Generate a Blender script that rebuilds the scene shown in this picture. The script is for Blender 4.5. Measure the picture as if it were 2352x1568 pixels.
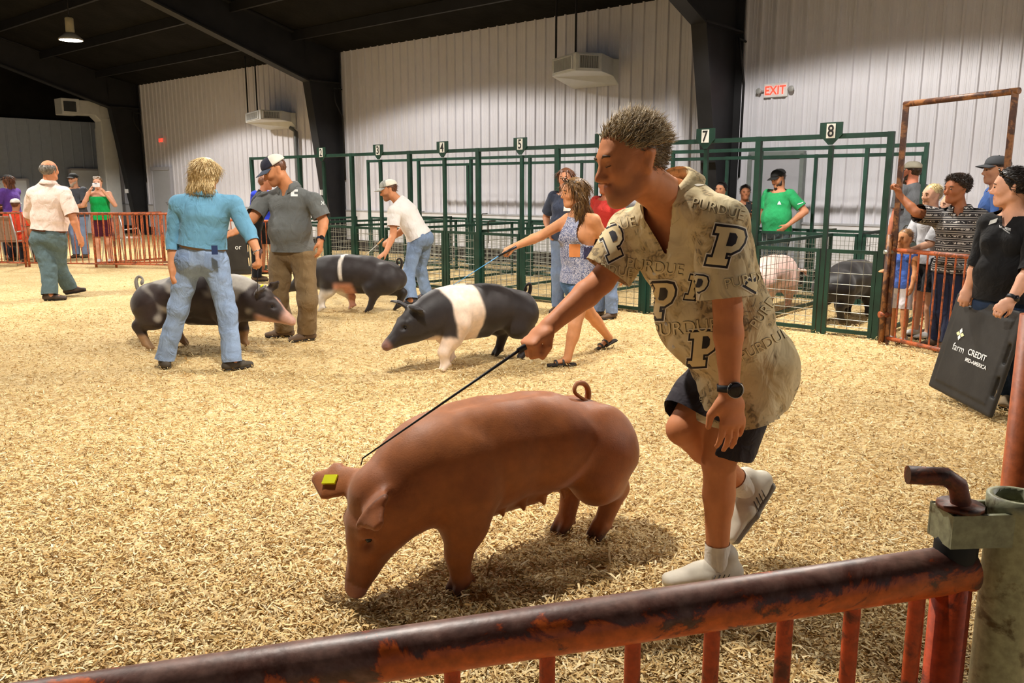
import bpy, bmesh, math, random
import numpy as np
from mathutils import Vector, Matrix
from mathutils.bvhtree import BVHTree

for o in list(bpy.data.objects):
    bpy.data.objects.remove(o)
SC = bpy.context.scene
COL = SC.collection

# ------------------------------------------------------------------ camera
FPX, TILT, CAMH = 1900.0, math.radians(10.6), 1.45      # focal length in pixels of a 2352 px frame
cam = bpy.data.cameras.new('camera')
cam.sensor_width = 36.0
cam.lens = 36.0 * FPX / 2352.0
cam.clip_start = 0.05
cam.clip_end = 200
camo = bpy.data.objects.new('camera', cam)
camo.location = (0, 0, CAMH)
camo.rotation_euler = (math.radians(90) - TILT, 0, 0)
COL.objects.link(camo)
SC.camera = camo

# ------------------------------------------------------------------ world: daylight that enters through the open barn side
W = bpy.data.worlds.new('world')
SC.world = W
W.use_nodes = True
W.node_tree.nodes['Background'].inputs[0].default_value = (0.80, 0.90, 1.0, 1)
W.node_tree.nodes['Background'].inputs[1].default_value = 0.22
SC.view_settings.view_transform = 'Standard'
SC.view_settings.look = 'None'
SC.view_settings.gamma = 1.0
SC.view_settings.use_curve_mapping = False
SC.view_settings.exposure = 0.65
SC.cycles.max_bounces = 5
SC.cycles.diffuse_bounces = 3
SC.cycles.glossy_bounces = 2
LAMP_W = 880.0          # watts of one high-bay lamp, the same for all

# ------------------------------------------------------------------ pixel -> place
CF = np.array([0, math.cos(TILT), -math.sin(TILT)])
CR = np.array([1., 0, 0])
CU = np.array([0, math.sin(TILT), math.cos(TILT)])
CC = np.array([0, 0, CAMH])
ANG = math.radians(49.6)                                   # the long wall runs along DV, its outward side is NV
DV = np.array([-math.sin(ANG), math.cos(ANG), 0])
NV = np.array([math.cos(ANG), math.sin(ANG), 0])
ZV = np.array([0, 0, 1.])
def ray(px, py): return CF + CR * (px - 1176) / FPX - CU * (py - 784) / FPX
def G(px, py, z=0.):
    r = ray(px, py); return CC + r * ((z - CAMH) / r[2])
def P(px, py, Y):
    r = ray(px, py); return CC + r * (Y / r[1])
def onplane(px, py, nn, off):
    r = ray(px, py); return CC + r * ((off - CC @ nn) / (r @ nn))
def SN(s, n, z=0.): return DV * s + NV * n + ZV * z       # building coordinates
def unit(v):
    v = np.asarray(v, float); return v / (np.linalg.norm(v) + 1e-12)
def lerp(a, b, t): return np.asarray(a) * (1 - t) + np.asarray(b) * t

# ------------------------------------------------------------------ materials
MATS = {}
def nmat(name):
    m = bpy.data.materials.new(name); m.use_nodes = True
    nt = m.node_tree; b = nt.nodes['Principled BSDF']
    return m, nt, b
def rgba(c): return (c[0], c[1], c[2], 1)
def hexc(s):
    s = s.lstrip('#'); v = [int(s[i:i + 2], 16) / 255 for i in (0, 2, 4)]
    return tuple(x / 12.92 if x <= .04045 else ((x + .055) / 1.055) ** 2.4 for x in v)
def texco(nt, scale=(1, 1, 1), kind='Object'):
    tc = nt.nodes.new('ShaderNodeTexCoord'); mp = nt.nodes.new('ShaderNodeMapping')
    mp.inputs['Scale'].default_value = scale
    nt.links.new(tc.outputs[kind], mp.inputs[0]); return mp.outputs[0]
def noise(nt, vec, scale, detail=4, rough=.55, dist=0):
    n = nt.nodes.new('ShaderNodeTexNoise'); n.inputs['Scale'].default_value = scale
    n.inputs['Detail'].default_value = detail; n.inputs['Roughness'].default_value = rough
    n.inputs['Distortion'].default_value = dist
    nt.links.new(vec, n.inputs['Vector']); return n.outputs['Fac']
def ramp(nt, fac, stops, interp='LINEAR'):
    r = nt.nodes.new('ShaderNodeValToRGB'); r.color_ramp.interpolation = interp
    e = r.color_ramp.elements
    while len(e) < len(stops): e.new(.5)
    for i, (p, c) in enumerate(stops):
        e[i].position = p; e[i].color = rgba(c)
    nt.links.new(fac, r.inputs[0]); return r.outputs[0]
def mix(nt, fac, a, b, blend='MIX'):
    m = nt.nodes.new('ShaderNodeMix'); m.data_type = 'RGBA'; m.blend_type = blend
    for s, v in ((m.inputs[0], fac), (m.inputs[6], a), (m.inputs[7], b)):
        if isinstance(v, (int, float)): s.default_value = v
        elif isinstance(v, tuple): s.default_value = rgba(v)
        else: nt.links.new(v, s)
    return m.outputs[2]
def bump(nt, b, fac, strength=.3, dist=.01):
    n = nt.nodes.new('ShaderNodeBump'); n.inputs['Strength'].default_value = strength
    n.inputs['Distance'].default_value = dist
    nt.links.new(fac, n.inputs['Height']); nt.links.new(n.outputs[0], b.inputs['Normal'])
def simple(name, c, rough=.6, metal=0., var=.12, nscale=8., bscale=0., bstr=.2, bdist=.004, spec=.4, sheen=0., stretch=(1, 1, 1)):
    if name in MATS: return MATS[name]
    m, nt, b = nmat(name)
    v = texco(nt, stretch)
    f = noise(nt, v, nscale)
    lo = tuple(x * (1 - var) for x in c); hi = tuple(min(1, x * (1 + var)) for x in c)
    nt.links.new(ramp(nt, f, [(.3, lo), (.7, hi)]), b.inputs['Base Color'])
    b.inputs['Roughness'].default_value = rough; b.inputs['Metallic'].default_value = metal
    b.inputs['Specular IOR Level'].default_value = spec
    if sheen: b.inputs['Sheen Weight'].default_value = sheen
    if bscale: bump(nt, b, noise(nt, v, bscale, 3), bstr, bdist)
    MATS[name] = m; return m
def attrmat(name, rough=.5, var=.1, nscale=60., bscale=250., bstr=.15, bdist=.002, sss=0., spec=.4, stretch=(1, 1, 1), sheen=0.):
    """base colour from the point colour attribute Col, with fine grain"""
    if name in MATS: return MATS[name]
    m, nt, b = nmat(name)
    a = nt.nodes.new('ShaderNodeAttribute'); a.attribute_name = 'Col'
    v = texco(nt, stretch)
    f = noise(nt, v, nscale)
    g = ramp(nt, f, [(.3, (1 - var,) * 3), (.7, (1 + var,) * 3)])
    nt.links.new(mix(nt, 1., a.outputs['Color'], g, 'MULTIPLY'), b.inputs['Base Color'])
    b.inputs['Roughness'].default_value = rough
    b.inputs['Specular IOR Level'].default_value = spec
    if sss:
        b.inputs['Subsurface Weight'].default_value = sss; b.inputs['Subsurface Radius'].default_value = (.012, .004, .002)
    if sheen: b.inputs['Sheen Weight'].default_value = sheen
    bump(nt, b, noise(nt, v, bscale, 3), bstr, bdist)
    MATS[name] = m; return m
def emis(name, c, s):
    m, nt, b = nmat(name)
    b.inputs['Emission Color'].default_value = rgba(c); b.inputs['Emission Strength'].default_value = s
    b.inputs['Base Color'].default_value = rgba(c)
    m.cycles.emission_sampling = 'NONE'          # the lamps carry their own lights
    return m

# ------------------------------------------------------------------ objects
def tag(o, label=None, cat=None, group=None, kind=None):
    if label: o['label'] = label
    if cat: o['category'] = cat
    if group: o['group'] = group
    if kind: o['kind'] = kind
    return o
def empty(name, loc=(0, 0, 0), rotz=0., label=None, cat=None, group=None, kind=None):
    o = bpy.data.objects.new(name, None); COL.objects.link(o)
    o.empty_display_size = .1
    o.location = loc; o.rotation_euler = (0, 0, rotz)
    return tag(o, label, cat, group, kind)
def link(name, me, mat=None, parent=None, inv=True):
    o = bpy.data.objects.new(name, me); COL.objects.link(o)
    if mat is not None and len(me.materials) == 0: me.materials.append(mat)
    if parent is not None:
        o.parent = parent
        if inv: o.matrix_parent_inverse = wm(parent).inverted()
    return o
def wm(o):
    m = Matrix.Translation(o.location) @ o.rotation_euler.to_matrix().to_4x4()
    if o.parent is not None: m = wm(o.parent) @ o.matrix_parent_inverse @ m
    return m
def mesh_np(name, V, Q, smooth=True, col=None):
    """mesh from numpy vertices and an (n,k) face array"""
    V = np.asarray(V, np.float32); Q = np.asarray(Q, np.int32)
    me = bpy.data.meshes.new(name)
    k = Q.shape[1]
    me.vertices.add(len(V)); me.vertices.foreach_set('co', V.ravel())
    me.loops.add(Q.size); me.loops.foreach_set('vertex_index', Q.ravel())
    me.polygons.add(len(Q))
    me.polygons.foreach_set('loop_start', np.arange(len(Q), dtype=np.int32) * k)
    try: me.polygons.foreach_set('loop_total', np.full(len(Q), k, np.int32))
    except Exception: pass
    me.polygons.foreach_set('use_smooth', np.full(len(Q), smooth, bool))
    me.update(calc_edges=True); me.validate()
    if col is not None:
        a = me.color_attributes.new('Col', 'FLOAT_COLOR', 'POINT')
        c = np.ones((len(V), 4), np.float32); c[:, :3] = col
        a.data.foreach_set('color', c.ravel())
    return me
class MB:
    """collects boxes, tubes and plates; build() makes ONE mesh object"""
    def __init__(s): s.v = []; s.f = []; s.sm = []
    def add(s, V, Fs, smooth=False):
        o = len(s.v); s.v += [tuple(map(float, p)) for p in V]
        for f in Fs: s.f.append(tuple(i + o for i in f)); s.sm.append(smooth)
    def box(s, c, sz, ax=None):
        """box of full sizes sz about c along axes ax (3 unit vectors)"""
        c = np.asarray(c, float); ax = np.eye(3) if ax is None else np.asarray(ax, float)
        V = [c + ax[0] * sz[0] / 2 * i + ax[1] * sz[1] / 2 * j + ax[2] * sz[2] / 2 * k for k in (-1, 1) for j in (-1, 1) for i in (-1, 1)]
        s.add(V, [(0, 2, 3, 1), (4, 5, 7, 6), (0, 1, 5, 4), (2, 6, 7, 3), (0, 4, 6, 2), (1, 3, 7, 5)]); return s
    def beam(s, a, b, w, t=None, up=None):
        """square tube from a to b"""
        a = np.asarray(a, float); b = np.asarray(b, float); t = w if t is None else t
        x = unit(b - a); u = np.asarray(ZV if up is None else up, float)
        if abs(x @ u) > .95: u = NV
        y = unit(np.cross(u, x)); z = np.cross(x, y)
        return s.box((a + b) / 2, (np.linalg.norm(b - a), w, t), (x, y, z))
    def tube(s, pts, r, n=8, cap=True, closed=False):
        pts = [np.asarray(p, float) for p in pts]; m = len(pts)
        rs = r if hasattr(r, '__len__') else [r] * m
        V = []; prev = None
        for i, p in enumerate(pts):
            if closed: t = unit(pts[(i + 1) % m] - pts[i - 1])
            else: t = unit(pts[min(i + 1, m - 1)] - pts[max(i - 1, 0)])
            if prev is None:
                u = np.cross(t, ZV if abs(t[2]) < .9 else CR); u = unit(u)
            else: u = unit(prev - t * (prev @ t))
            prev = u; w = np.cross(t, u)
            for k in range(n):
                a = 2 * math.pi * k / n
                V.append(p + (u * math.cos(a) + w * math.sin(a)) * rs[i])
        Fs = []
        for i in range(m if closed else m - 1):
            j = (i + 1) % m
            for k in range(n):
                l = (k + 1) % n
                Fs.append((i * n + k, i * n + l, j * n + l, j * n + k))
        s.add(V, Fs, True)
        if cap and not closed:
            o = len(s.v) - m * n
            s.f.append(tuple(o + k for k in range(n))[::-1]); s.sm.append(False)
            s.f.append(tuple(o + (m - 1) * n + k for k in range(n))); s.sm.append(False)
        return s
    def plate(s, poly, off):
        """extruded polygon: poly = list of 3D points, off = thickness vector"""
        n = len(poly); off = np.asarray(off, float)
        V = [np.asarray(p, float) for p in poly] + [np.asarray(p, float) + off for p in poly]
        s.add(V, [tuple(range(n))[::-1], tuple(range(n, 2 * n))] + [(i, (i + 1) % n, n + (i + 1) % n, n + i) for i in range(n)]); return s
    def lathe(s, c, prof, n=24, axis=None, xdir=None):
        """prof = list of (radius, height)"""
        c = np.asarray(c, float); z = unit(ZV if axis is None else axis)
        x = unit(np.cross(z, CR if abs(z[0]) < .9 else ZV)); y = np.cross(z, x)
        V = [c + (x * math.cos(2 * math.pi * k / n) + y * math.sin(2 * math.pi * k / n)) * r + z * hh for r, hh in prof for k in range(n)]
        s.add(V, [(i * n + k, i * n + (k + 1) % n, (i + 1) * n + (k + 1) % n, (i + 1) * n + k) for i in range(len(prof) - 1) for k in range(n)], True); return s
    def mesh(s, name):
        me = bpy.data.meshes.new(name); me.from_pydata(s.v, [], s.f); me.update()
        me.polygons.foreach_set('use_smooth', s.sm); return me
    def build(s, name, mat, parent=None, bevel=0.):
        o = link(name, s.mesh(name), mat, parent)
        if bevel:
            b = o.modifiers.new('bevel', 'BEVEL'); b.width = bevel; b.segments = 2; b.limit_method = 'ANGLE'
        return o

# ------------------------------------------------------------------ implicit bodies (signed distance + surface nets)
class Field:
    def __init__(s, lo, hi, h):
        s.lo = np.asarray(lo, float) - 3 * h; s.h = h
        s.n = np.ceil((np.asarray(hi, float) + 3 * h - s.lo) / h).astype(int) + 1
        s.F = np.full(s.n, .3, np.float32)
    def _sub(s, blo, bhi):
        i0 = np.clip(np.floor((blo - s.lo) / s.h).astype(int), 0, s.n - 1)
        i1 = np.clip(np.ceil((bhi - s.lo) / s.h).astype(int) + 1, 1, s.n)
        g = [np.arange(i0[k], i1[k]) * s.h + s.lo[k] for k in range(3)]
        X, Y, Z = np.meshgrid(*g, indexing='ij')
        return tuple(slice(i0[k], i1[k]) for k in range(3)), np.stack([X, Y, Z], -1)
    def add(s, prim, k=.03):
        fn, lo, hi, op = prim
        pad = max(k, 3 * s.h) + .02
        sl, X = s._sub(lo - pad, hi + pad)
        if X.size == 0: return
        d = fn(X).astype(np.float32); f = s.F[sl]
        if op == 'sub':
            d = -d; hh = np.maximum(k - np.abs(f - d), 0) / k
            s.F[sl] = np.maximum(f, d) + hh * hh * k / 4
        else:
            hh = np.maximum(k - np.abs(f - d), 0) / k
            s.F[sl] = np.minimum(f, d) - hh * hh * k / 4
    def mesh(s, smooth=1):
        V, Q = surface_nets(s.F, s.lo, s.h)
        for _ in range(smooth): V = lap(V, Q)
        return V, Q
def lap(V, Q, w=.5):
    A = np.zeros_like(V); c = np.zeros(len(V))
    for a, b in ((0, 1), (1, 2), (2, 3), (3, 0)):
        for x, y in ((a, b), (b, a)):
            for k in range(3): A[:, k] += np.bincount(Q[:, x], V[Q[:, y], k], len(V))
            c += np.bincount(Q[:, x], minlength=len(V))
    return V * (1 - w) + w * A / np.maximum(c, 1)[:, None]
def surface_nets(F, lo, h):
    I = F < 0
    n = np.array(F.shape)
    S = np.zeros(n - 1, np.int8)
    offs = [(a, b, c) for a in (0, 1) for b in (0, 1) for c in (0, 1)]
    for a, b, c in offs: S += I[a:n[0] - 1 + a, b:n[1] - 1 + b, c:n[2] - 1 + c]
    act = (S > 0) & (S < 8)
    cells = np.argwhere(act)
    idx = np.full(n - 1, -1, np.int32); idx[act] = np.arange(len(cells))
    val = np.stack([F[cells[:, 0] + a, cells[:, 1] + b, cells[:, 2] + c] for a, b, c in offs], 1)
    acc = np.zeros((len(cells), 3)); cnt = np.zeros(len(cells))
    for i, p in enumerate(offs):
        for j, q in enumerate(offs):
            if j > i and sum(abs(p[k] - q[k]) for k in range(3)) == 1:
                va, vb = val[:, i], val[:, j]
                m = (va < 0) != (vb < 0)
                t = np.where(m, va / np.where(m, va - vb, 1), 0)
                pos = np.array(p) + t[:, None] * (np.array(q) - np.array(p))
                acc[m] += pos[m]; cnt += m
    V = (cells + acc / cnt[:, None]) * h + lo
    quads = []
    for ax in range(3):
        b, c = (ax + 1) % 3, (ax + 2) % 3
        sl0 = [slice(None)] * 3; sl1 = [slice(None)] * 3
        sl0[ax] = slice(0, -1); sl1[ax] = slice(1, None)
        for k in (b, c): sl0[k] = slice(1, -1); sl1[k] = slice(1, -1)
        A = I[tuple(sl0)]; B = I[tuple(sl1)]
        for flip, m in ((False, A & ~B), (True, ~A & B)):
            e = np.argwhere(m)
            if len(e) == 0: continue
            e[:, b] += 1; e[:, c] += 1
            def cell(db, dc):
                q = e.copy(); q[:, b] += db; q[:, c] += dc
                return idx[q[:, 0], q[:, 1], q[:, 2]]
            f = np.stack([cell(-1, -1), cell(0, -1), cell(0, 0), cell(-1, 0)], 1)
            quads.append(f[:, ::-1] if flip else f)
    Q = np.concatenate(quads)
    return V, Q[(Q >= 0).all(1)]
def rc(a, b, ra, rb):
    """tapered capsule"""
    a = np.asarray(a, float); b = np.asarray(b, float); ab = b - a; L = max(ab @ ab, 1e-9); r = max(ra, rb)
    def fn(X):
        q = X - a; t = np.clip(q @ ab / L, 0, 1)
        return np.sqrt(((q - t[..., None] * ab) ** 2).sum(-1)) - (ra + (rb - ra) * t)
    return fn, np.minimum(a, b) - r, np.maximum(a, b) + r, 'add'
def ec(a, b, lat, ra, rb):
    """tapered capsule of elliptic section: ra, rb = (half width along lat, half depth)"""
    a = np.asarray(a, float); b = np.asarray(b, float); ab = b - a; L = max(ab @ ab, 1e-9)
    u = unit(ab); l = unit(np.asarray(lat) - u * (np.asarray(lat) @ u)); f = np.cross(l, u)
    r = max(ra + rb)
    def fn(X):
        q = X - a; t = np.clip(q @ ab / L, 0, 1); q = q - t[..., None] * ab
        rl = ra[0] + (rb[0] - ra[0]) * t; rf = ra[1] + (rb[1] - ra[1]) * t; m = np.minimum(rl, rf)
        return (np.sqrt((q @ l / rl) ** 2 + (q @ f / rf) ** 2 + (q @ u / m) ** 2) - 1) * m
    return fn, np.minimum(a, b) - r, np.maximum(a, b) + r, 'add'
def el(c, r, M=None):
    """ellipsoid, M = rows of axes"""
    c = np.asarray(c, float); r = np.asarray(r, float); M = np.eye(3) if M is None else np.asarray(M, float); R = r.max()
    def fn(X):
        q = (X - c) @ M.T; k0 = np.sqrt(((q / r) ** 2).sum(-1)); k1 = np.sqrt(((q / (r * r)) ** 2).sum(-1)) + 1e-9
        return k0 * (k0 - 1) / k1
    return fn, c - R, c + R, 'add'
def bx(c, r, M=None, rd=.01):
    """rounded box, r = half sizes"""
    c = np.asarray(c, float); r = np.asarray(r, float); M = np.eye(3) if M is None else np.asarray(M, float); R = np.linalg.norm(r)
    def fn(X):
        q = np.abs((X - c) @ M.T) - (r - rd)
        return np.sqrt((np.maximum(q, 0) ** 2).sum(-1)) + np.minimum(q.max(-1), 0) - rd
    return fn, c - R, c + R, 'add'
def half(c, nrm, R):
    """half space beyond a plane, limited to a ball of radius R (used to cut)"""
    c = np.asarray(c, float); nrm = unit(nrm)
    def fn(X):
        q = X - c
        return np.maximum(-(q @ nrm), np.sqrt((q ** 2).sum(-1)) - R)
    return fn, c - R, c + R, 'sub'
def sub(p): return (p[0], p[1], p[2], 'sub')
def sdf_mesh(prims, h, smooth=1):
    """prims = list of (prim, k) in order"""
    lo = np.min([p[1] for p, k in prims if p[3] == 'add'], 0); hi = np.max([p[2] for p, k in prims if p[3] == 'add'], 0)
    f = Field(lo, hi, h)
    for p, k in prims: f.add(p, k)
    return f.mesh(smooth)
def cutmesh(V, Q, cuts):
    """trim an open garment: cuts = (point, normal, radius); everything past the plane within the ball goes, the rim lies on the plane"""
    V = V.copy()
    for c, nr, R in cuts:
        c = np.asarray(c); nr = unit(nr); q = V - c
        d = q @ nr; o = (d > 0) & ((q ** 2).sum(1) < R * R)
        keep = ~o[Q].all(1)
        Q = Q[keep]
        used = np.zeros(len(V), bool); used[Q.ravel()] = True
        m = o & used
        V[m] -= d[m][:, None] * nr
    used = np.zeros(len(V), bool); used[Q.ravel()] = True
    mp = np.cumsum(used) - 1
    return V[used], mp[Q]
def vnorm(V, Q):
    N = np.zeros_like(V)
    f = np.cross(V[Q[:, 2]] - V[Q[:, 0]], V[Q[:, 3]] - V[Q[:, 1]])
    for j in range(4):
        for k in range(3): N[:, k] += np.bincount(Q[:, j], f[:, k], len(V))
    return N / (np.linalg.norm(N, axis=1) + 1e-12)[:, None]
def wob(V, seed, freq, n=5, stretch=(1, 1, 1)):
    """smooth pseudo noise -1..1"""
    r = np.random.RandomState(seed); out = np.zeros(len(V)); X = V * np.asarray(stretch)
    for i in range(n):
        k = r.normal(size=3); k = k / np.linalg.norm(k) * freq * r.uniform(.6, 1.6)
        k2 = r.normal(size=3) * freq * .5
        out += np.sin(X @ k + r.uniform(0, 6.28) + 1.5 * np.sin(X @ k2 + r.uniform(0, 6.28)))
    return out / n
def bvh_of(V, Q): return BVHTree.FromPolygons([tuple(v) for v in V], [tuple(q) for q in Q])

# ------------------------------------------------------------------ lettering
def text_mesh(txt, size=1., bold=False, cut=.0, extr=0.):
    """2D vertices and faces of a word, centred, one unit high"""
    c = bpy.data.curves.new('t', 'FONT'); c.body = txt; c.align_x = 'CENTER'; c.align_y = 'CENTER'; c.size = size
    if bold: c.offset = .018 * size
    c.resolution_u = 4
    o = bpy.data.objects.new('t', c); COL.objects.link(o)
    dg = bpy.context.evaluated_depsgraph_get()
    me = bpy.data.meshes.new_from_object(o.evaluated_get(dg))
    bm = bmesh.new(); bm.from_mesh(me)
    bmesh.ops.remove_doubles(bm, verts=bm.verts, dist=1e-5)
    if cut:
        bmesh.ops.triangulate(bm, faces=bm.faces)
        for _ in range(6):
            lg = [e for e in bm.edges if e.calc_length() > cut]
            if not lg: break
            bmesh.ops.subdivide_edges(bm, edges=lg, cuts=1)
            bmesh.ops.triangulate(bm, faces=bm.faces)
    bm.verts.index_update()
    V = np.array([v.co[:] for v in bm.verts]); F_ = [[v.index for v in f.verts] for f in bm.faces]
    bm.free(); bpy.data.objects.remove(o); bpy.data.curves.remove(c); bpy.data.meshes.remove(me)
    return V, F_
def poly_mesh(poly, cut, holes=()):
    """2D polygon (with holes) -> small triangles"""
    bm = bmesh.new(); eds = []
    for loop in (poly,) + tuple(holes):
        vs = [bm.verts.new((x, y, 0)) for x, y in loop]
        for i in range(len(vs)): eds.append(bm.edges.new((vs[i], vs[(i + 1) % len(vs)])))
    bmesh.ops.triangle_fill(bm, use_beauty=True, edges=eds)
    for _ in range(7):
        lg = [e for e in bm.edges if e.calc_length() > cut]
        if not lg: break
        bmesh.ops.subdivide_edges(bm, edges=lg, cuts=1); bmesh.ops.triangulate(bm, faces=bm.faces)
    bm.verts.index_update()
    V = np.array([v.co[:] for v in bm.verts]); F_ = [[v.index for v in f.verts] for f in bm.faces]; bm.free()
    return V, F_
def flat_text(txt, c, right, up, height, mat, parent, name='lettering', bold=False, wide=1., lift=.002):
    V, F_ = text_mesh(txt, 1., bold)
    sz = V.max(0) - V.min(0); V = (V - (V.max(0) + V.min(0)) / 2) / sz[1]
    nr = np.cross(right, up)
    X = np.asarray(c) + V[:, :1] * height * wide * np.asarray(right) + V[:, 1:2] * height * np.asarray(up) + nr * lift
    me = bpy.data.meshes.new(name); me.from_pydata([tuple(x) for x in X], [], F_); me.update()
    return link(name, me, mat, parent)
def wrap(V2, F_, fn, bvh, mat, parent, name, lift=.002, one=True):
    """lay flat artwork on a surface: fn maps 2D -> pixel; a ray from the lens through it finds the cloth"""
    pts = []; ok = []
    for v in V2:
        px, py = fn(v[0], v[1]); r = ray(px, py)
        hit, nr, _, _ = bvh.ray_cast(Vector(CC), Vector(unit(r)), 20)
        if hit is None: pts.append((0, 0, 0)); ok.append(False)
        else:
            if nr.dot(Vector(r)) > 0: nr = -nr
            pts.append(tuple(hit + nr * lift)); ok.append(True)
    fs = [f for f in F_ if all(ok[i] for i in f) and max((Vector(pts[f[i]]) - Vector(pts[f[i - 1]])).length for i in range(len(f))) < .06]
    if not fs: return None
    if one and len(fs) > 1:                                   # keep the largest connected patch
        par = {}
        def fd(i):
            while par.setdefault(i, i) != i: par[i] = par[par[i]]; i = par[i]
            return i
        for f in fs:
            for i in f[1:]: par[fd(i)] = fd(f[0])
        cnt = {}
        for f in fs: cnt[fd(f[0])] = cnt.get(fd(f[0]), 0) + 1
        bst = max(cnt, key=cnt.get); fs = [f for f in fs if fd(f[0]) == bst]
    us = sorted({i for f in fs for i in f}); mp = {u: i for i, u in enumerate(us)}
    me = bpy.data.meshes.new(name); me.from_pydata([pts[u] for u in us], [], [tuple(mp[i] for i in f) for f in fs]); me.update()
    me.polygons.foreach_set('use_smooth', [True] * len(me.polygons))
    return link(name, me, mat, parent)
# ================================================================== THE SETTING
WN = 12.34                # the long wall stands at this distance along NV
EAVE, SLOPE, RIDGE = 4.42, .25, -1.5
SEND = 27.5               # the end wall
def roofz(n): return EAVE + SLOPE * (WN - n) if n > RIDGE else EAVE + SLOPE * (WN - RIDGE) - SLOPE * (RIDGE - n)

def floor_mat():
    m, nt, b = nmat('wood_shavings')
    v = texco(nt)
    cols = []
    for i, (rot, sc) in enumerate(((0.3, 1.), (1.5, 1.13), (2.5, .9))):
        mp = nt.nodes.new('ShaderNodeMapping'); mp.inputs['Rotation'].default_value = (0, 0, rot); mp.inputs['Scale'].default_value = (38 * sc, 130 * sc, 1)
        nt.links.new(v, mp.inputs[0])
        vo = nt.nodes.new('ShaderNodeTexVoronoi'); vo.inputs['Scale'].default_value = 1.; nt.links.new(mp.outputs[0], vo.inputs['Vector'])
        cols.append((vo.outputs['Color'], vo.outputs['Distance']))
    sep = [nt.nodes.new('ShaderNodeSeparateColor') for _ in cols]
    for s_, c in zip(sep, cols): nt.links.new(c[0], s_.inputs[0])
    st = [(.0, hexc('a08050')), (.25, hexc('c4a270')), (.55, hexc('dcc294')), (.8, hexc('ead6ae')), (1., hexc('f4e6c8'))]
    c0 = ramp(nt, sep[0].outputs[0], st); c1 = ramp(nt, sep[1].outputs[0], st); c2 = ramp(nt, sep[2].outputs[0], st)
    a = mix(nt, ramp(nt, noise(nt, v, 45, 2), [(.45, (0, 0, 0)), (.55, (1, 1, 1))]), c0, c1)
    a = mix(nt, ramp(nt, noise(nt, v, 37, 2, dist=1.), [(.52, (0, 0, 0)), (.6, (1, 1, 1))]), a, c2)
    big = ramp(nt, noise(nt, v, 1.3, 5, .6), [(.35, (.82, .77, .62)), (.6, (1.0, .97, .84))])
    a = mix(nt, 1., a, big, 'MULTIPLY')
    nt.links.new(a, b.inputs['Base Color']); b.inputs['Roughness'].default_value = .85; b.inputs['Specular IOR Level'].default_value = .2
    bump(nt, b, sep[0].outputs[0], .5, .01)
    return m
MF = floor_mat()
mb = MB(); mb.add([(-45, -12, 0), (32, -12, 0), (32, 48, 0), (-45, 48, 0)], [(0, 1, 2, 3)])
tag(mb.build('floor', MF), kind='structure')

def chip_mat():
    m, nt, b = nmat('shaving'); a = nt.nodes.new('ShaderNodeAttribute'); a.attribute_name = 'Col'
    nt.links.new(mix(nt, ramp(nt, noise(nt, texco(nt), 120, 1), [(.3, (0, 0, 0)), (.7, (.25, .25, .25))]), a.outputs['Color'], hexc('b08c58')), b.inputs['Base Color'])
    b.inputs['Roughness'].default_value = .75; b.inputs['Specular IOR Level'].default_value = .2
    return m
def shavings():
    r = np.random.RandomState(4)
    N1, N2 = 170000, 150000
    px = r.uniform(-700, 3050, N1); py = r.uniform(640, 1900, N1)
    d = CF[None] + CR[None] * ((px - 1176) / FPX)[:, None] - CU[None] * ((py - 784) / FPX)[:, None]
    A = CC[None] + d * (-CAMH / d[:, 2])[:, None]
    Y = 1.3 + 8.5 * r.uniform(0, 1, N2) ** 1.3; X = r.uniform(-.95, .95, N2) * (Y + 1.2)
    B = np.stack([X, Y, np.zeros(N2)], 1)
    C_ = np.concatenate([A, B]); C_ = C_[(C_[:, 1] > .6) & (C_ @ NV < 12.2)]
    n = len(C_)
    L = r.gamma(5, .0042, n) + .008; Wd = r.uniform(.0024, .0064, n) * (1 + L * 12)
    th = r.uniform(0, 6.283, n); tl = r.normal(0, .28, n); rl = r.normal(0, .4, n)
    ax = np.stack([np.cos(th) * np.cos(tl), np.sin(th) * np.cos(tl), np.sin(tl)], 1)
    ay = np.stack([-np.sin(th) * np.cos(rl), np.cos(th) * np.cos(rl), np.sin(rl)], 1)
    up = np.cross(ax, ay)
    C_[:, 2] = .004 + r.gamma(2, .004, n) + np.abs(np.sin(tl)) * L * .4
    bow = (L * r.uniform(-.12, .25, n))[:, None] * up
    h_, w_ = (L / 2)[:, None] * ax, (Wd / 2)[:, None] * ay
    V = np.stack([C_ - h_ - w_ * .6, C_ - h_ + w_ * .6, C_ + bow - w_, C_ + bow + w_, C_ + h_ - w_ * .7, C_ + h_ + w_ * .7], 1).reshape(-1, 3)
    V[:, 2] = np.maximum(V[:, 2], .001)
    i = np.arange(n, dtype=np.int64)[:, None] * 6
    Q = np.concatenate([i + np.array([[0, 2, 3, 1]]), i + np.array([[2, 4, 5, 3]])])
    pal = np.array([hexc(c) for c in ('f2e2be', 'ead6ac', 'e2c898', 'd8bc88', 'caa874', 'b8945e', '94744a', 'e8d2a8', 'f8eed4', 'a88c62', 'caac82')])
    ci = r.choice(len(pal), n, p=[.13, .17, .17, .14, .09, .07, .045, .08, .05, .03, .025])
    c = pal[ci] * r.uniform(.85, 1.1, n)[:, None] * np.array([1., .96, .82])
    me = mesh_np('wood_shavings', V, Q, False, np.repeat(c, 6, 0))
    o = link('wood_shavings', me, chip_mat())
    tag(o, 'pale wood shavings strewn all over the show ring floor', 'shavings', kind='stuff')
shavings()

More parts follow.
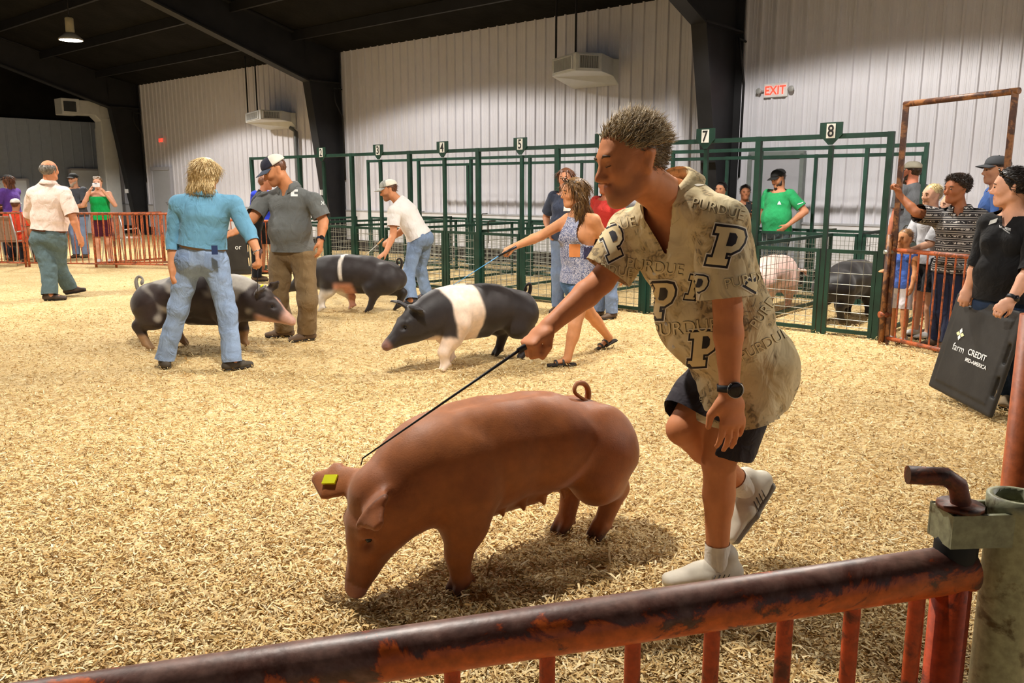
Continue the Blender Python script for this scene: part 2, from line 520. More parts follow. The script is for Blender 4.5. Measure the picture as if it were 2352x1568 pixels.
# ---- sheet metal walls
MWALL = simple('wall_sheet', hexc('d3d2da'), .42, 0., .03, 3., 0, spec=.5)
MBACK = simple('wall_backing', hexc('c9c7cc'), .6, 0., .04)
MEND = simple('end_wall_sheet', hexc('98a3b4'), .6, 0., .05)
MDARK = simple('black_steel', (.010, .010, .012), .62, 0., .3, 3.)
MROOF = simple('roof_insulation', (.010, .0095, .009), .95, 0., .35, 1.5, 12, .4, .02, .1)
def panel_mesh(z0, z1, width=.914, ribs=4, rh=.032, minor=True):
    """one sheet of ribbed cladding: local x along the wall, y towards the room is negative"""
    p = width / ribs; prof = []
    for i in range(ribs):
        x = i * p
        prof += [(x, 0), (x + .012, -rh), (x + .036, -rh), (x + .05, 0)]
        if minor:
            for q in (.105, .155): prof += [(x + q, 0), (x + q + .006, -.0035), (x + q + .018, -.0035), (x + q + .024, 0)]
    prof.append((width, 0))
    V = [(x, y, z) for z in (z0, z1) for x, y in prof]; n = len(prof)
    me = bpy.data.meshes.new('panel'); me.from_pydata(V, [], [(i, i + 1, n + i + 1, n + i) for i in range(n - 1)]); me.update()
    return me
ROTW = math.atan2(-DV[1], -DV[0])       # local x of wall pieces runs along -DV (left to right as seen from the ring), local -y faces the ring
def wall_panels(wall, me, mat, s0, s1, n, step=.914):
    me.materials.append(mat); s = s1
    while s > s0:
        o = bpy.data.objects.new('panel', me); COL.objects.link(o)
        o.location = SN(s, n, 0); o.rotation_euler = (0, 0, ROTW); o.parent = wall
        s -= step
# the long wall
mb = MB(); mb.beam(SN(-6, WN + .10, 2.25), SN(SEND + .3, WN + .10, 2.25), .12, 4.5)
wl = tag(mb.build('wall_right', MBACK), kind='structure')
wall_panels(wl, panel_mesh(.92, 4.46), MWALL, -5, SEND - .4, WN)
mb = MB(); mb.beam(SN(-6, WN - .006, .57), SN(SEND, WN - .006, .57), .05, .66)
mb.build('wainscot', simple('wainscot', hexc('d6d4d6'), .45, 0, .03), wl)
mb = MB(); mb.beam(SN(-6, WN - .03, .91), SN(SEND, WN - .03, .91), .035, .03)
tag(mb.build('trim_1', simple('trim_grey', hexc('a8a8ac'), .4)), kind='structure')
mb = MB(); mb.beam(SN(-6, WN - .05, .12), SN(SEND, WN - .05, .12), .06, .25)
tag(mb.build('baseboard_right', simple('kickboard', hexc('2c2622'), .8, 0, .3)), kind='structure')
# the end wall
def end_wall():
    mb = MB(); mb.beam(SN(SEND + .12, -16, 1.72), SN(SEND + .12, WN + .1, 1.72), .1, 3.44)
    w = tag(mb.build('wall_left', MEND), kind='structure')
    me = panel_mesh(.05, 3.44, .914, 3, .02, False); me.materials.append(MEND)
    n = WN - .2
    while n > -6:
        o = bpy.data.objects.new('panel', me); COL.objects.link(o)
        o.location = SN(SEND + .05, n, 0); o.rotation_euler = (0, 0, math.atan2(-NV[1], -NV[0]) + math.pi); o.parent = w
        o.location = SN(SEND + .05, n - .914, 0)
        n -= .914
    mb = MB(); mb.plate([SN(SEND + .2, -16, 3.4), SN(SEND + .2, WN, 3.4), SN(SEND + .2, WN, roofz(WN) + .2), SN(SEND + .2, RIDGE, roofz(RIDGE) + .3), SN(SEND + .2, -16, roofz(-16) + .2)], DV * .05)
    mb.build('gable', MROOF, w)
end_wall()
# the roof
mb = MB()
for a, b in ((WN + .3, RIDGE), (RIDGE, -16.)):
    mb.plate([SN(-14, a, roofz(a) + .0), SN(SEND + .4, a, roofz(a)), SN(SEND + .4, b, roofz(b)), SN(-14, b, roofz(b))], ZV * .08)
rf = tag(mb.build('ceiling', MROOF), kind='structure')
nn = WN - 1.2
while nn > RIDGE:
    mb = MB(); mb.beam(SN(-8, nn, roofz(nn) - .10), SN(SEND, nn, roofz(nn) - .10), .07, .2)
    mb.build('purlin', MDARK, rf); nn -= 1.45
# the black steel frames
def steel_frame(s, label, kn=.80):
    t = empty('steel_frame', SN(s, WN - .2, 0), 0, label, 'steel frame', 'tapered steel frames of the barn')
    mb = MB()
    k = WN - kn - .1
    a = [SN(s, WN - .06, 0), SN(s, WN - .06, EAVE + .02), SN(s, k - .05, roofz(k) - .04), SN(s, k, 3.72), SN(s, WN - .36, 0)]
    mb.plate([p - DV * .012 for p in a], DV * .024)
    for p, q in ((a[0], a[1]), (a[3], a[4])):
        mb.beam(p, q, .025, .24, DV)
    for z in (.02, 3.74):
        nnn = lerp(WN - .36, k, z / 3.72)
        mb.beam(SN(s, WN - .06, z), SN(s, nnn, z), .24, .03)
    mb.build('column', MDARK, t)
    mb = MB()
    r0, r1 = k, RIDGE
    z0, z1 = 3.72, roofz(RIDGE) - .50
    nm = 7.9
    top = [SN(s, r0, roofz(r0) - .03), SN(s, r1, roofz(r1) - .03)]
    bot = [SN(s, r0, z0), SN(s, nm, 4.86), SN(s, r1, z1)]
    mb.plate([p - DV * .012 for p in (bot[0], top[0], top[1], bot[2], bot[1])], DV * .024)
    for p, q in ((bot[0], bot[1]), (bot[1], bot[2]), (top[0], top[1])): mb.beam(p, q, .24, .03)
    mb.build('rafter', MDARK, t)
    mb = MB(); mb.tube([SN(s - .16, WN - .06, 3.6), SN(s - .16, WN - .3, 3.62), SN(s - .22, WN - .3, 3.3), SN(s - .17, WN - .08, 3.0), SN(s - .15, WN - .05, 1.6)], .018, 6)
    mb.build('conduit', MDARK, t)
    mb = MB(); mb.box(SN(s - .03, WN - .62, 1.32), (.10, .03, .12), (NV, DV, ZV))
    mb.build('outlet', simple('outlet_white', hexc('d8d8d8'), .5), t)
steel_frame(5.97, 'black tapered steel column beside the exit sign on the ribbed wall', 1.15)
steel_frame(15.65, 'black tapered steel column behind the pens numbered two and three')
steel_frame(25.2, 'black tapered steel column beside the tall duct at the end wall')
steel_frame(-3.7, 'black tapered steel frame beyond the swinging entry gate')

# ---- doors
def wall_door(nm, px0, px1, ptop, mat, frame):
    a = onplane(px0, 430, NV, WN - .03); b = onplane(px1, 430, NV, WN - .03); z = onplane((px0 + px1) / 2, ptop, NV, WN - .03)[2]
    s0, s1 = DV @ a, DV @ b
    mb = MB(); mb.beam(SN(s0, WN - .05, z / 2), SN(s1, WN - .05, z / 2), .07, z)
    o = tag(mb.build(nm, mat), kind='structure')
    mb = MB()
    mb.beam(SN(s0 + .05, WN - .06, z + .04), SN(s1 - .05, WN - .06, z + .04), .11, .1)
    for s in (s0 + .03, s1 - .03): mb.beam(SN(s, WN - .06, 0), SN(s, WN - .06, z + .05), .11, .06, DV)
    mb.build('door_frame', frame, o)
    mb = MB(); mb.tube([SN(s1 + .1, WN - .09, .98), SN(s1 + .1, WN - .15, .98), SN(s1 + .22, WN - .15, .98)], .012, 6)
    mb.build('door_handle', simple('handle_steel', (.4, .4, .42), .35, .9), o)
MDOOR = simple('door_grey', hexc('b2b2ba'), .45, 0, .03)
wall_door('door_1', 1728, 1838, 362, MDOOR, simple('door_frame_green', hexc('7d8482'), .5))
wall_door('door_2', 357, 396, 390, simple('door_pale', hexc('aeb0b6'), .5, 0, .03), MDOOR)
def end_door(nm, px0, px1, ptop, mat):
    a = onplane(px0, 430, DV, SEND - .05); b = onplane(px1, 430, DV, SEND - .05); z = onplane(px0, ptop, DV, SEND)[2]
    n0, n1 = NV @ a, NV @ b
    mb = MB(); mb.beam(SN(SEND - .02, n0, z / 2), SN(SEND - .02, n1, z / 2), .08, z)
    o = tag(mb.build(nm, mat), kind='structure')
    mb = MB()
    for n_ in (n0, n1): mb.beam(SN(SEND - .04, n_, 0), SN(SEND - .04, n_, z + .04), .12, .06)
    mb.beam(SN(SEND - .04, n0, z + .03), SN(SEND - .04, n1, z + .03), .12, .06)
    mb.build('door_frame', MDOOR, o)
MDB = simple('door_white', hexc('e9f0fb'), .4, 0, .02)
end_door('door_3', 163, 230, 391, MDB)
end_door('door_4', -60, 64, 414, MDB)

# ---- evaporative cooler heads, ducts
MCOOL = simple('cooler_white', hexc('c6c8c8'), .5, 0, .05)
MGRILL = simple('grille_dark', (.03, .035, .04), .6)
def cooler(label, cols, py0, py1, nref, rods, name='air_diffuser'):
    """cols = (pixel x, distance n) corners left to right along the front"""
    z1 = onplane(cols[1][0], py0, NV, nref)[2]; z0 = onplane(cols[1][0], py1, NV, nref)[2]
    pts = [onplane(px, (py0 + py1) / 2, NV, n) * np.array([1, 1, 0]) for px, n in cols]
    t = empty(name, pts[1] + ZV * z0, 0, label, 'air diffuser', 'wall mounted air diffusers')
    back = [pts[-1] + NV * .02, pts[0] + NV * (WN - .03 - cols[0][1])]
    mb = MB()
    top = pts + [SN(DV @ pts[-1] - .05, WN - .03), SN(DV @ pts[0] + .05, WN - .03)]
    n = len(top)
    cen = np.mean(top, 0)
    V = [p + ZV * z1 for p in top] + [p + ZV * z0 for p in top[:len(pts)]] + [p + ZV * (z0 - .14) for p in top[len(pts):]]
    mb.add(V, [tuple(range(n)), tuple(range(n, 2 * n))[::-1]] + [(i, n + i, n + (i + 1) % n, (i + 1) % n) for i in range(n)])
    mb.build('housing', MCOOL, t, .01)
    for i in (0, 1):
        a, b = pts[i], pts[i + 1]; x = unit(b - a); o_ = unit(np.cross(x, ZV)); L = np.linalg.norm(b - a)
        if o_ @ (a - cen) < 0: o_ = -o_
        c = (a + b) / 2 + ZV * (z0 + z1) / 2
        mb = MB(); mb.box(c + o_ * .004, (L * .74, .01, (z1 - z0) * .66), (x, o_, ZV)); g = mb.build('grille', MGRILL, t)
        mb = MB()
        for k in range(19): mb.box(c + x * L * .74 * ((k + .5) / 19 - .5) + o_ * .012, (L * .011, .014, (z1 - z0) * .66), (x, o_, ZV))
        tag(mb.build('louvre_slats', MCOOL, g), kind='stuff')
        mb = MB()
        for sx, sz, w, hh in ((0, .36, .8, .05), (0, -.36, .8, .05), (.385, 0, .04, .75), (-.385, 0, .04, .75)):
            mb.box(c + x * L * sx + ZV * (z1 - z0) * sz + o_ * .012, (L * w, .024, (z1 - z0) * hh), (x, o_, ZV))
        mb.build('grille_frame', MCOOL, g)
    mb = MB()
    for px in rods:
        q = onplane(px, py0, NV, (cols[1][1] + WN) / 2); nq = NV @ q
        mb.beam(SN(DV @ q, nq, z1 - .02), SN(DV @ q, nq, roofz(nq) + .02), .025)
    mb.build('hanger_rods', MDARK, t)
    return t
cooler('white air diffuser on the wall between the two black columns nearest the exit sign', ((1268, 11.62), (1322, 11.25), (1383, 11.62), (1408, 12.2)), 119, 162, 11.25, (1277, 1322))
cooler('white air diffuser on the wall above the pale door with small red sign', ((563, 11.62), (598, 11.25), (648, 11.75), (668, 12.2)), 251, 274, 11.25, (569, 591))
def duct():
    t = empty('air_duct', onplane(266, 560, DV, 25.95) * np.array([1, 1, 0]), 0, 'white square air duct bending down in the far corner beside the end wall', 'air duct')
    c = t.location; x0 = np.array([c[0], c[1], 0]); 
    mb = MB()
    R_ = unit(CR - CF * (CR @ CF)); 
    z = 3.72
    mb.beam(x0, x0 + ZV * (z - .25), .44, .44, NV)
    mb.beam(x0 + ZV * (z - .28), x0 + ZV * z - NV * .28, .43, .43, DV)
    mb.beam(x0 + ZV * z - NV * .2, x0 + ZV * z - NV * .85, .44, .42)
    mb.build('duct', MCOOL, t, .03)
    mb = MB(); mb.box(x0 + ZV * z - NV * 1.05, (.5, .5, .46), (NV, DV, ZV)); h_ = mb.build('head', MCOOL, t, .02)
    mb = MB(); mb.box(x0 + ZV * z - NV * 1.08 - DV * .26, (.34, .02, .28), (NV, DV, ZV)); mb.build('grille', MGRILL, h_)
    mb = MB(); mb.beam(x0 + DV * .7 + NV * .1, x0 + DV * .7 + NV * .1 + ZV * 3.2, .14, .2); mb.build('riser', MCOOL, t)
duct()
mb = MB(); q = onplane(682, 400, NV, WN - .12); mb.tube([SN(DV @ q, WN - .1, .2), SN(DV @ q, WN - .1, 2.75), SN(DV @ q + .2, WN - .1, 2.85)], .05, 8)
tag(mb.build('drain_pipe', simple('pipe_grey', hexc('5d6060'), .5)), 'grey vertical pipe on the wall beside the second air diffuser', 'pipe')

# ---- exit signs
def exit_sign(px, py, w, h_, label, n=WN - .05, heads=True):
    c = onplane(px, py, NV, n); t = empty('exit_sign', c, 0, label, 'exit sign', 'lit exit signs')
    mb = MB(); mb.box(c + NV * .01, (w, .05, h_), (-DV, NV, ZV)); mb.build('housing', simple('sign_white', hexc('dcdcdc'), .5), t, .006)
    e = emis('exit_red', (1., .03, .015), 2.2)
    flat_text('EXIT', c - NV * .018, -DV, ZV, h_ * .62, e, t, 'lettering', True, .92)
    if heads:
        for sg in (-1, 1):
            mb = MB(); mb.lathe(c - DV * sg * (w / 2 + .07) + NV * .0, [(.0, 0), (.03, .0), (.045, .05), (.04, .055), (0, .055)], 12, -NV)
            mb.beam(c - DV * sg * (w / 2 + .07), c - DV * sg * (w / 2 - .02), .02)
            mb.build('lamp_head', simple('lamp_head_grey', hexc('9a9a98'), .4), t)
exit_sign(1782, 207, .36, .2, 'white exit sign with red letters and two lamp heads on the ribbed wall')
exit_sign(371, 322, .16, .16, 'small red exit sign above the pale door on the far wall bay', heads=False)

# ---- high-bay lamps
MLAMP = emis('lamp_glow', (1., .97, .90), 30.)
def lamp(c, label, name=None):
    """high-bay lamp with its own light; name is given for those of the row that hang outside the picture"""
    nm = lambda k: k if name is None else '%s_%s_offscreen' % (k, name)
    t = empty(nm('high_bay_lamp'), c, 0, label, 'lamp', 'high bay lamps under the roof')
    mb = MB(); mb.lathe(c, [(.05, .16), (.10, .15), (.235, .03), (.24, 0.), (.225, .0), (.09, .12), (.0, .12)], 28); mb.build('reflector', simple('reflector_grey', hexc('b9b9b4'), .4), t)
    mb = MB(); mb.lathe(c, [(.0, .012), (.21, .012), (.222, .004), (.0, -.004)], 28); mb.build(nm('lens'), MLAMP, t)
    mb = MB(); mb.lathe(c, [(.075, .14), (.085, .16), (.085, .44), (.06, .47), (.0, .47)], 18); mb.build('ballast_housing', simple('ballast_beige', hexc('b5ad90'), .5), t)
    mb = MB(); nq = NV @ c; mb.tube([c + ZV * .45, c * np.array([1, 1, 0]) + ZV * (roofz(nq) + .02)], .012, 6); mb.build('hanger', MDARK, t)
    l = bpy.data.lights.new(nm('lamp_light'), 'SPOT'); l.energy = LAMP_W; l.spot_size = math.radians(147); l.spot_blend = .14; l.shadow_soft_size = .16
    l.color = (1., .945, .86)
    lo = bpy.data.objects.new(nm('lamp_light'), l); COL.objects.link(lo); lo.location = c - ZV * .04; lo.parent = t; lo.matrix_parent_inverse = wm(t).inverted()
LV = P(163, 93, 18.3)
lamp(LV, 'lit high bay lamp hanging above the far end of the ring')
# the visible lamp belongs to two rows along the barn; the rest of them hang outside the frame
for s, n, z, nm_, lb in ((11.4, 7.9, 4.8, 'pens', 'high bay lamp over the middle of the pens'), (3.6, 7.9, 4.8, 'gate_pen', 'high bay lamp over pen eight'),
                         (-4.6, 7.9, 4.8, 'entry', 'high bay lamp over the entry gate'), (3.6, 2.3, 5.0, 'ring', 'high bay lamp over the red pig'),
                         (11.4, 2.3, 5.0, 'ring_middle', 'high bay lamp over the spotted pig'), (19.0, 2.3, 5.0, 'ring_end', 'high bay lamp over the spectators near the end wall')):
    lamp(SN(s, n, z), lb, nm_)
# ================================================================== PENS AND FENCES
MGREEN = simple('pen_green', hexc('173a2e'), .5, 0, .35, 5., 40, .15)
MWIRE = simple('galvanised_wire', hexc('a9aba2'), .45, .6, .2)
def rusty(name, paint, rust, amount=.5, scale=9., stretch=(1, 1, 1)):
    m, nt, b = nmat(name)
    v = texco(nt, stretch)
    f = noise(nt, v, scale, 8, .62, .4)
    c = ramp(nt, f, [(amount - .05, paint), (amount + .03, rust)])
    g = ramp(nt, noise(nt, v, scale * 5, 4), [(.3, (.7, .7, .7)), (.7, (1.2, 1.2, 1.2))])
    nt.links.new(mix(nt, 1., c, g, 'MULTIPLY'), b.inputs['Base Color'])
    b.inputs['Roughness'].default_value = .5; b.inputs['Specular IOR Level'].default_value = .5
    bump(nt, b, f, .35, .004)
    return m
PF = 8.24; PH = 1.95; POST = [2.42, 3.70, 5.00, 6.28, 7.60, 8.93, 10.22, 11.55, 12.94]
SIGN = [('8', 2.963), ('7', 4.286), ('6', 5.60), ('5', 6.847), ('4', 8.23), ('3', 9.562), ('2', 10.918)]
def wire_panel(a, b, z0, z1, label, group, stile=.035, dx=.105, dz=.10, mat=None):
    """green framed wire mesh panel from ground point a to b"""
    mat = mat or MGREEN
    t = empty('mesh_panel', (a + b) / 2 + ZV * 0, 0, label, 'mesh panel', group)
    for z in (z0, z1): MB().beam(a + ZV * z, b + ZV * z, stile, stile).build('rail', mat, t)
    for p in (a, b):
        q = p + unit(b + a - 2 * p) * stile / 2
        MB().beam(q + ZV * .0, q + ZV * (z1 + stile / 2), stile, stile).build('stile', mat, t)
    mb = MB(); L = np.linalg.norm(b - a); k = max(2, int(L / dx))
    for i in range(1, k): mb.tube([lerp(a, b, i / k) + ZV * z0, lerp(a, b, i / k) + ZV * z1], .0032, 3, False)
    zz = z0 + .05; i = 0
    while zz < z1:
        mb.tube([a + ZV * zz, b + ZV * zz], .0032, 3, False); zz += .055 + .09 * (zz / z1)
    tag(mb.build('wire_mesh', MWIRE, t), kind='stuff')
    return t
def pen_row(n, posts, s0, s1, z, label, w=.05):
    t = empty('pen_row_frame', SN(s0, n, 0), 0, label, 'pen frame')
    MB().beam(SN(s0, n, z - .025), SN(s1, n, z - .025), .05, .045).build('top_rail', MGREEN, t)
    for s in posts: MB().beam(SN(s, n, 0), SN(s, n, z), w, w, DV).build('post', MGREEN, t)
    return t
pen_row(PF, POST, POST[0], POST[-1], PH, 'tall green steel frame along the front of the pens bearing the number signs', .055)
R2 = 10.55; R3 = 11.42
P2 = [2.70, 3.36, 4.7, 6.0, 7.3, 8.6, 9.9, 11.2, 12.6]
pen_row(R2, P2, P2[0], P2[-1], PH, 'tall green steel frame standing midway between ring and wall', .045)
P3 = [2.95, 4.3, 5.6, 6.9, 8.2, 9.5, 10.8, 12.1]
pen_row(R3, P3, P3[0], P3[-1], 1.88, 'tall green steel frame nearest the ribbed wall', .04)
SNAME = {'8': ('eight', 'on the pen frame beside the swing gate'), '7': ('seven', 'on the pen frame before the black column'), '6': ('six', 'on the pen frame between seven and five'), '5': ('five', 'above the pens near the bandana print top'), '4': ('four', 'on the pen frame between five and three'), '3': ('three', 'above the man in the white tee'), '2': ('two', 'on the pen frame above the grey polo')}
MCARD = simple('sign_card', hexc('e4e2da'), .6, 0, .04)
MINK = simple('ink_black', (.012, .012, .012), .6)
for num, s in SIGN:
    t = empty('pen_number_sign', SN(s, PF - .04, 0), 0, 'green shield sign numbered %s %s' % SNAME[num], 'pen sign')
    MB().beam(SN(s, PF, 0.0), SN(s, PF, 1.84), .042, .042, DV).build('post', MGREEN, t)
    c = SN(s, PF - .04, 0)
    pl = [c + DV * .108 + ZV * 2.055, c + DV * .108 + ZV * 1.94, c + DV * .02 + ZV * 1.845, c - DV * .02 + ZV * 1.845, c - DV * .108 + ZV * 1.94, c - DV * .108 + ZV * 2.055]
    MB().plate(pl, NV * .012).build('shield', MGREEN, t)
    cc = c + ZV * 1.975 - NV * .003
    card = MB().box(cc, (.085, .004, .135), (-DV, NV, ZV)).build('card', MCARD, t)
    flat_text(num, cc - NV * .003, -DV, ZV, .115, MINK, card, 'numeral', True, .8)
fr = sorted([s for s in POST] + [s for _, s in SIGN])
rr = random.Random(3)
sgn = {s: SNAME[n][0] for n, s in SIGN}
nearest = lambda s: min(SIGN, key=lambda q: abs(q[1] - s))
ORD = ('first', 'second', 'third', 'fourth', 'fifth', 'sixth', 'seventh', 'eighth', 'ninth')
for a, b in zip(fr[:-1], fr[1:]):
    o_ = rr.uniform(-.02, .03)
    k, side = (b, 'nearer the swing gate') if b in sgn else (a, 'farther from the swing gate')
    lb = 'green framed wire panel beside sign %s, on the side %s' % (sgn[k], side) if k in sgn else 'green framed wire panel closing the far end of the front pens'
    wire_panel(SN(a + .035, PF - .0, 0), SN(b - .035, PF + o_, 0), .05, .83, lb, 'front pen panels')
for i, s in enumerate(POST):
    wire_panel(SN(s, PF + .04, 0), SN(s, R2 - .04, 0), .05, .86, 'green wire divider running back from the front pens, %s from the swing gate' % ORD[i], 'dividers of the front pens')
for i, (a, b) in enumerate(zip(P2[:-1], P2[1:])):
    wire_panel(SN(a + .03, R2, 0), SN(b - .03, R2, 0), .05, .86, 'green wire panel in the middle pen row, %s from the swing gate' % ORD[i], 'middle pen panels')
for i, s in enumerate(P2[1::2]):
    wire_panel(SN(s, R2 + .04, 0), SN(s, R3 - .04, 0), .05, .88, 'short green wire divider behind the middle pen row, %s from the swing gate' % ORD[i], 'dividers of the back pens')
for i, (a, b) in enumerate(zip(P3[:-1], P3[1:])):
    wire_panel(SN(a + .03, R3, 0), SN(b - .03, R3, 0), .05, .86, 'green wire panel along the ribbed wall, %s from the swing gate' % ORD[i], 'wall side pen panels')
MPIN = simple('pin_steel', hexc('4a4a44'), .5, .5)
for i, (s, n) in enumerate(((7.52, PF + .1), (8.9, PF + .06), (9.66, R2), (5.9, R2), (3.3, PF + .9), (2.9, R2 + .1), (7.3, R2), (11.2, R2))):
    c = SN(s, n, 0); mb = MB().tube([c + ZV * .70, c + ZV * .97, c + ZV * .995 - DV * .02, c + ZV * 1.0 - DV * .13], .009, 6)
    tag(mb.build('drop_pin', MPIN), 'bent steel drop pin standing in a pen corner', 'pin', 'drop pins of the pens')

# ---- orange show-ring fences
MORANGE = rusty('orange_rust', hexc('b25a30'), hexc('74402a'), .54, 14.)
MRUST = rusty('brown_rust', hexc('8a5a32'), hexc('4c2a18'), .5, 10.)
def bar_fence(a, b, z0, z1, label, sp=.1, r=.008, rail=.022, group=None, mat=None, name='fence_panel', cat='fence'):
    mat = mat or MORANGE
    t = empty(name, (a + b) / 2, 0, label, cat, group)
    MB().tube([a + ZV * z1, b + ZV * z1], rail, 10).build('top_rail', mat, t)
    MB().tube([a + ZV * z0, b + ZV * z0], rail * .7, 8).build('bottom_rail', mat, t)
    for p in (a, b): MB().tube([p, p + ZV * z1], rail, 8).build('end_post', mat, t)
    L = np.linalg.norm(b - a); k = int(L / sp)
    me = MB().tube([ZV * z0, ZV * z1], r, 6, False).mesh('bar'); me.materials.append(mat)
    for i in range(1, k):
        o = bpy.data.objects.new('bar', me); COL.objects.link(o); o.parent = t; o.matrix_parent_inverse = wm(t).inverted(); o.location = lerp(a, b, i / k)
    return t
A0, A1, A2 = np.array([-12.3, 15.55, 0]), np.array([-8.9, 15.15, 0]), np.array([-6.0, 14.75, 0])
bar_fence(A0, A1, .08, .98, 'rusty orange bar fence behind which the beige chair and purple shirt show', .115)
bar_fence(A1 + CR * .06, A2, .08, .98, 'rusty orange bar fence in front of the person in green photographing', .115)
bar_fence(np.array([-7.6, 15.12, 0]), np.array([-6.75, 16.1, 0]), .08, .96, 'rusty orange bar fence leaning back from the ring fence', .09)
bar_fence(np.array([-7.2, 15.05, 0]), np.array([-6.0, 15.5, 0]), .08, .96, 'second rusty orange bar fence angled behind the ring fence', .08)
bar_fence(A2 + CR * .06, np.array([-3.9, 13.5, 0]), .08, .9, 'rusty orange bar fence behind the person in turquoise shirt', .115)

# ---- tall arched gate held by the teenager
def arch_gate():
    a = G(2035, 790); b = a + np.array([.36, -1.02, 0])
    t = empty('swing_gate', a, 0, 'rusty orange bar gate with a tall pipe arch at the ring entry', 'gate')
    z1 = .88
    MB().tube([a + ZV * z1, b + ZV * z1], .02, 10).build('middle_rail', MORANGE, t)
    MB().tube([a + ZV * .06, b + ZV * .06], .02, 10).build('bottom_rail', MORANGE, t)
    MB().beam(a + ZV * .0, a + ZV * 2.17, .045, .04, NV).build('tall_post', MRUST, t)
    MB().beam(b + ZV * .0, b + ZV * 2.17, .045, .04, NV).build('tall_post', MRUST, t)
    MB().tube([a + ZV * 2.17 + (a - b) * .015, b + ZV * 2.17 + (b - a) * .03], .026, 10).build('arch_rail', MRUST, t)
    k = 11
    for i in range(1, k): MB().tube([lerp(a, b, i / k) + ZV * .06, lerp(a, b, i / k) + ZV * z1], .008, 6, False).build('bar', MORANGE, t)
    MB().tube([a + CR * -.05 + ZV * .0, a - CR * .05 + ZV * 1.02], .026, 10).build('hinge_post', MRUST, t)
    MB().tube([a + CR * -.09 + ZV * .28, a + CR * .02 + ZV * .28], .03, 8).build('hinge', MORANGE, t)
    MB().tube([a + CR * -.09 + ZV * .86, a + CR * .02 + ZV * .86], .02, 8).build('hinge', MWIRE, t)
    return a, b
GA, GB = arch_gate()
bar_fence(GB + np.array([.12, -.06, 0]), GB + np.array([.52, -1.7, 0]), .06, .9, 'rusty orange bar fence beside the person in black', .1)

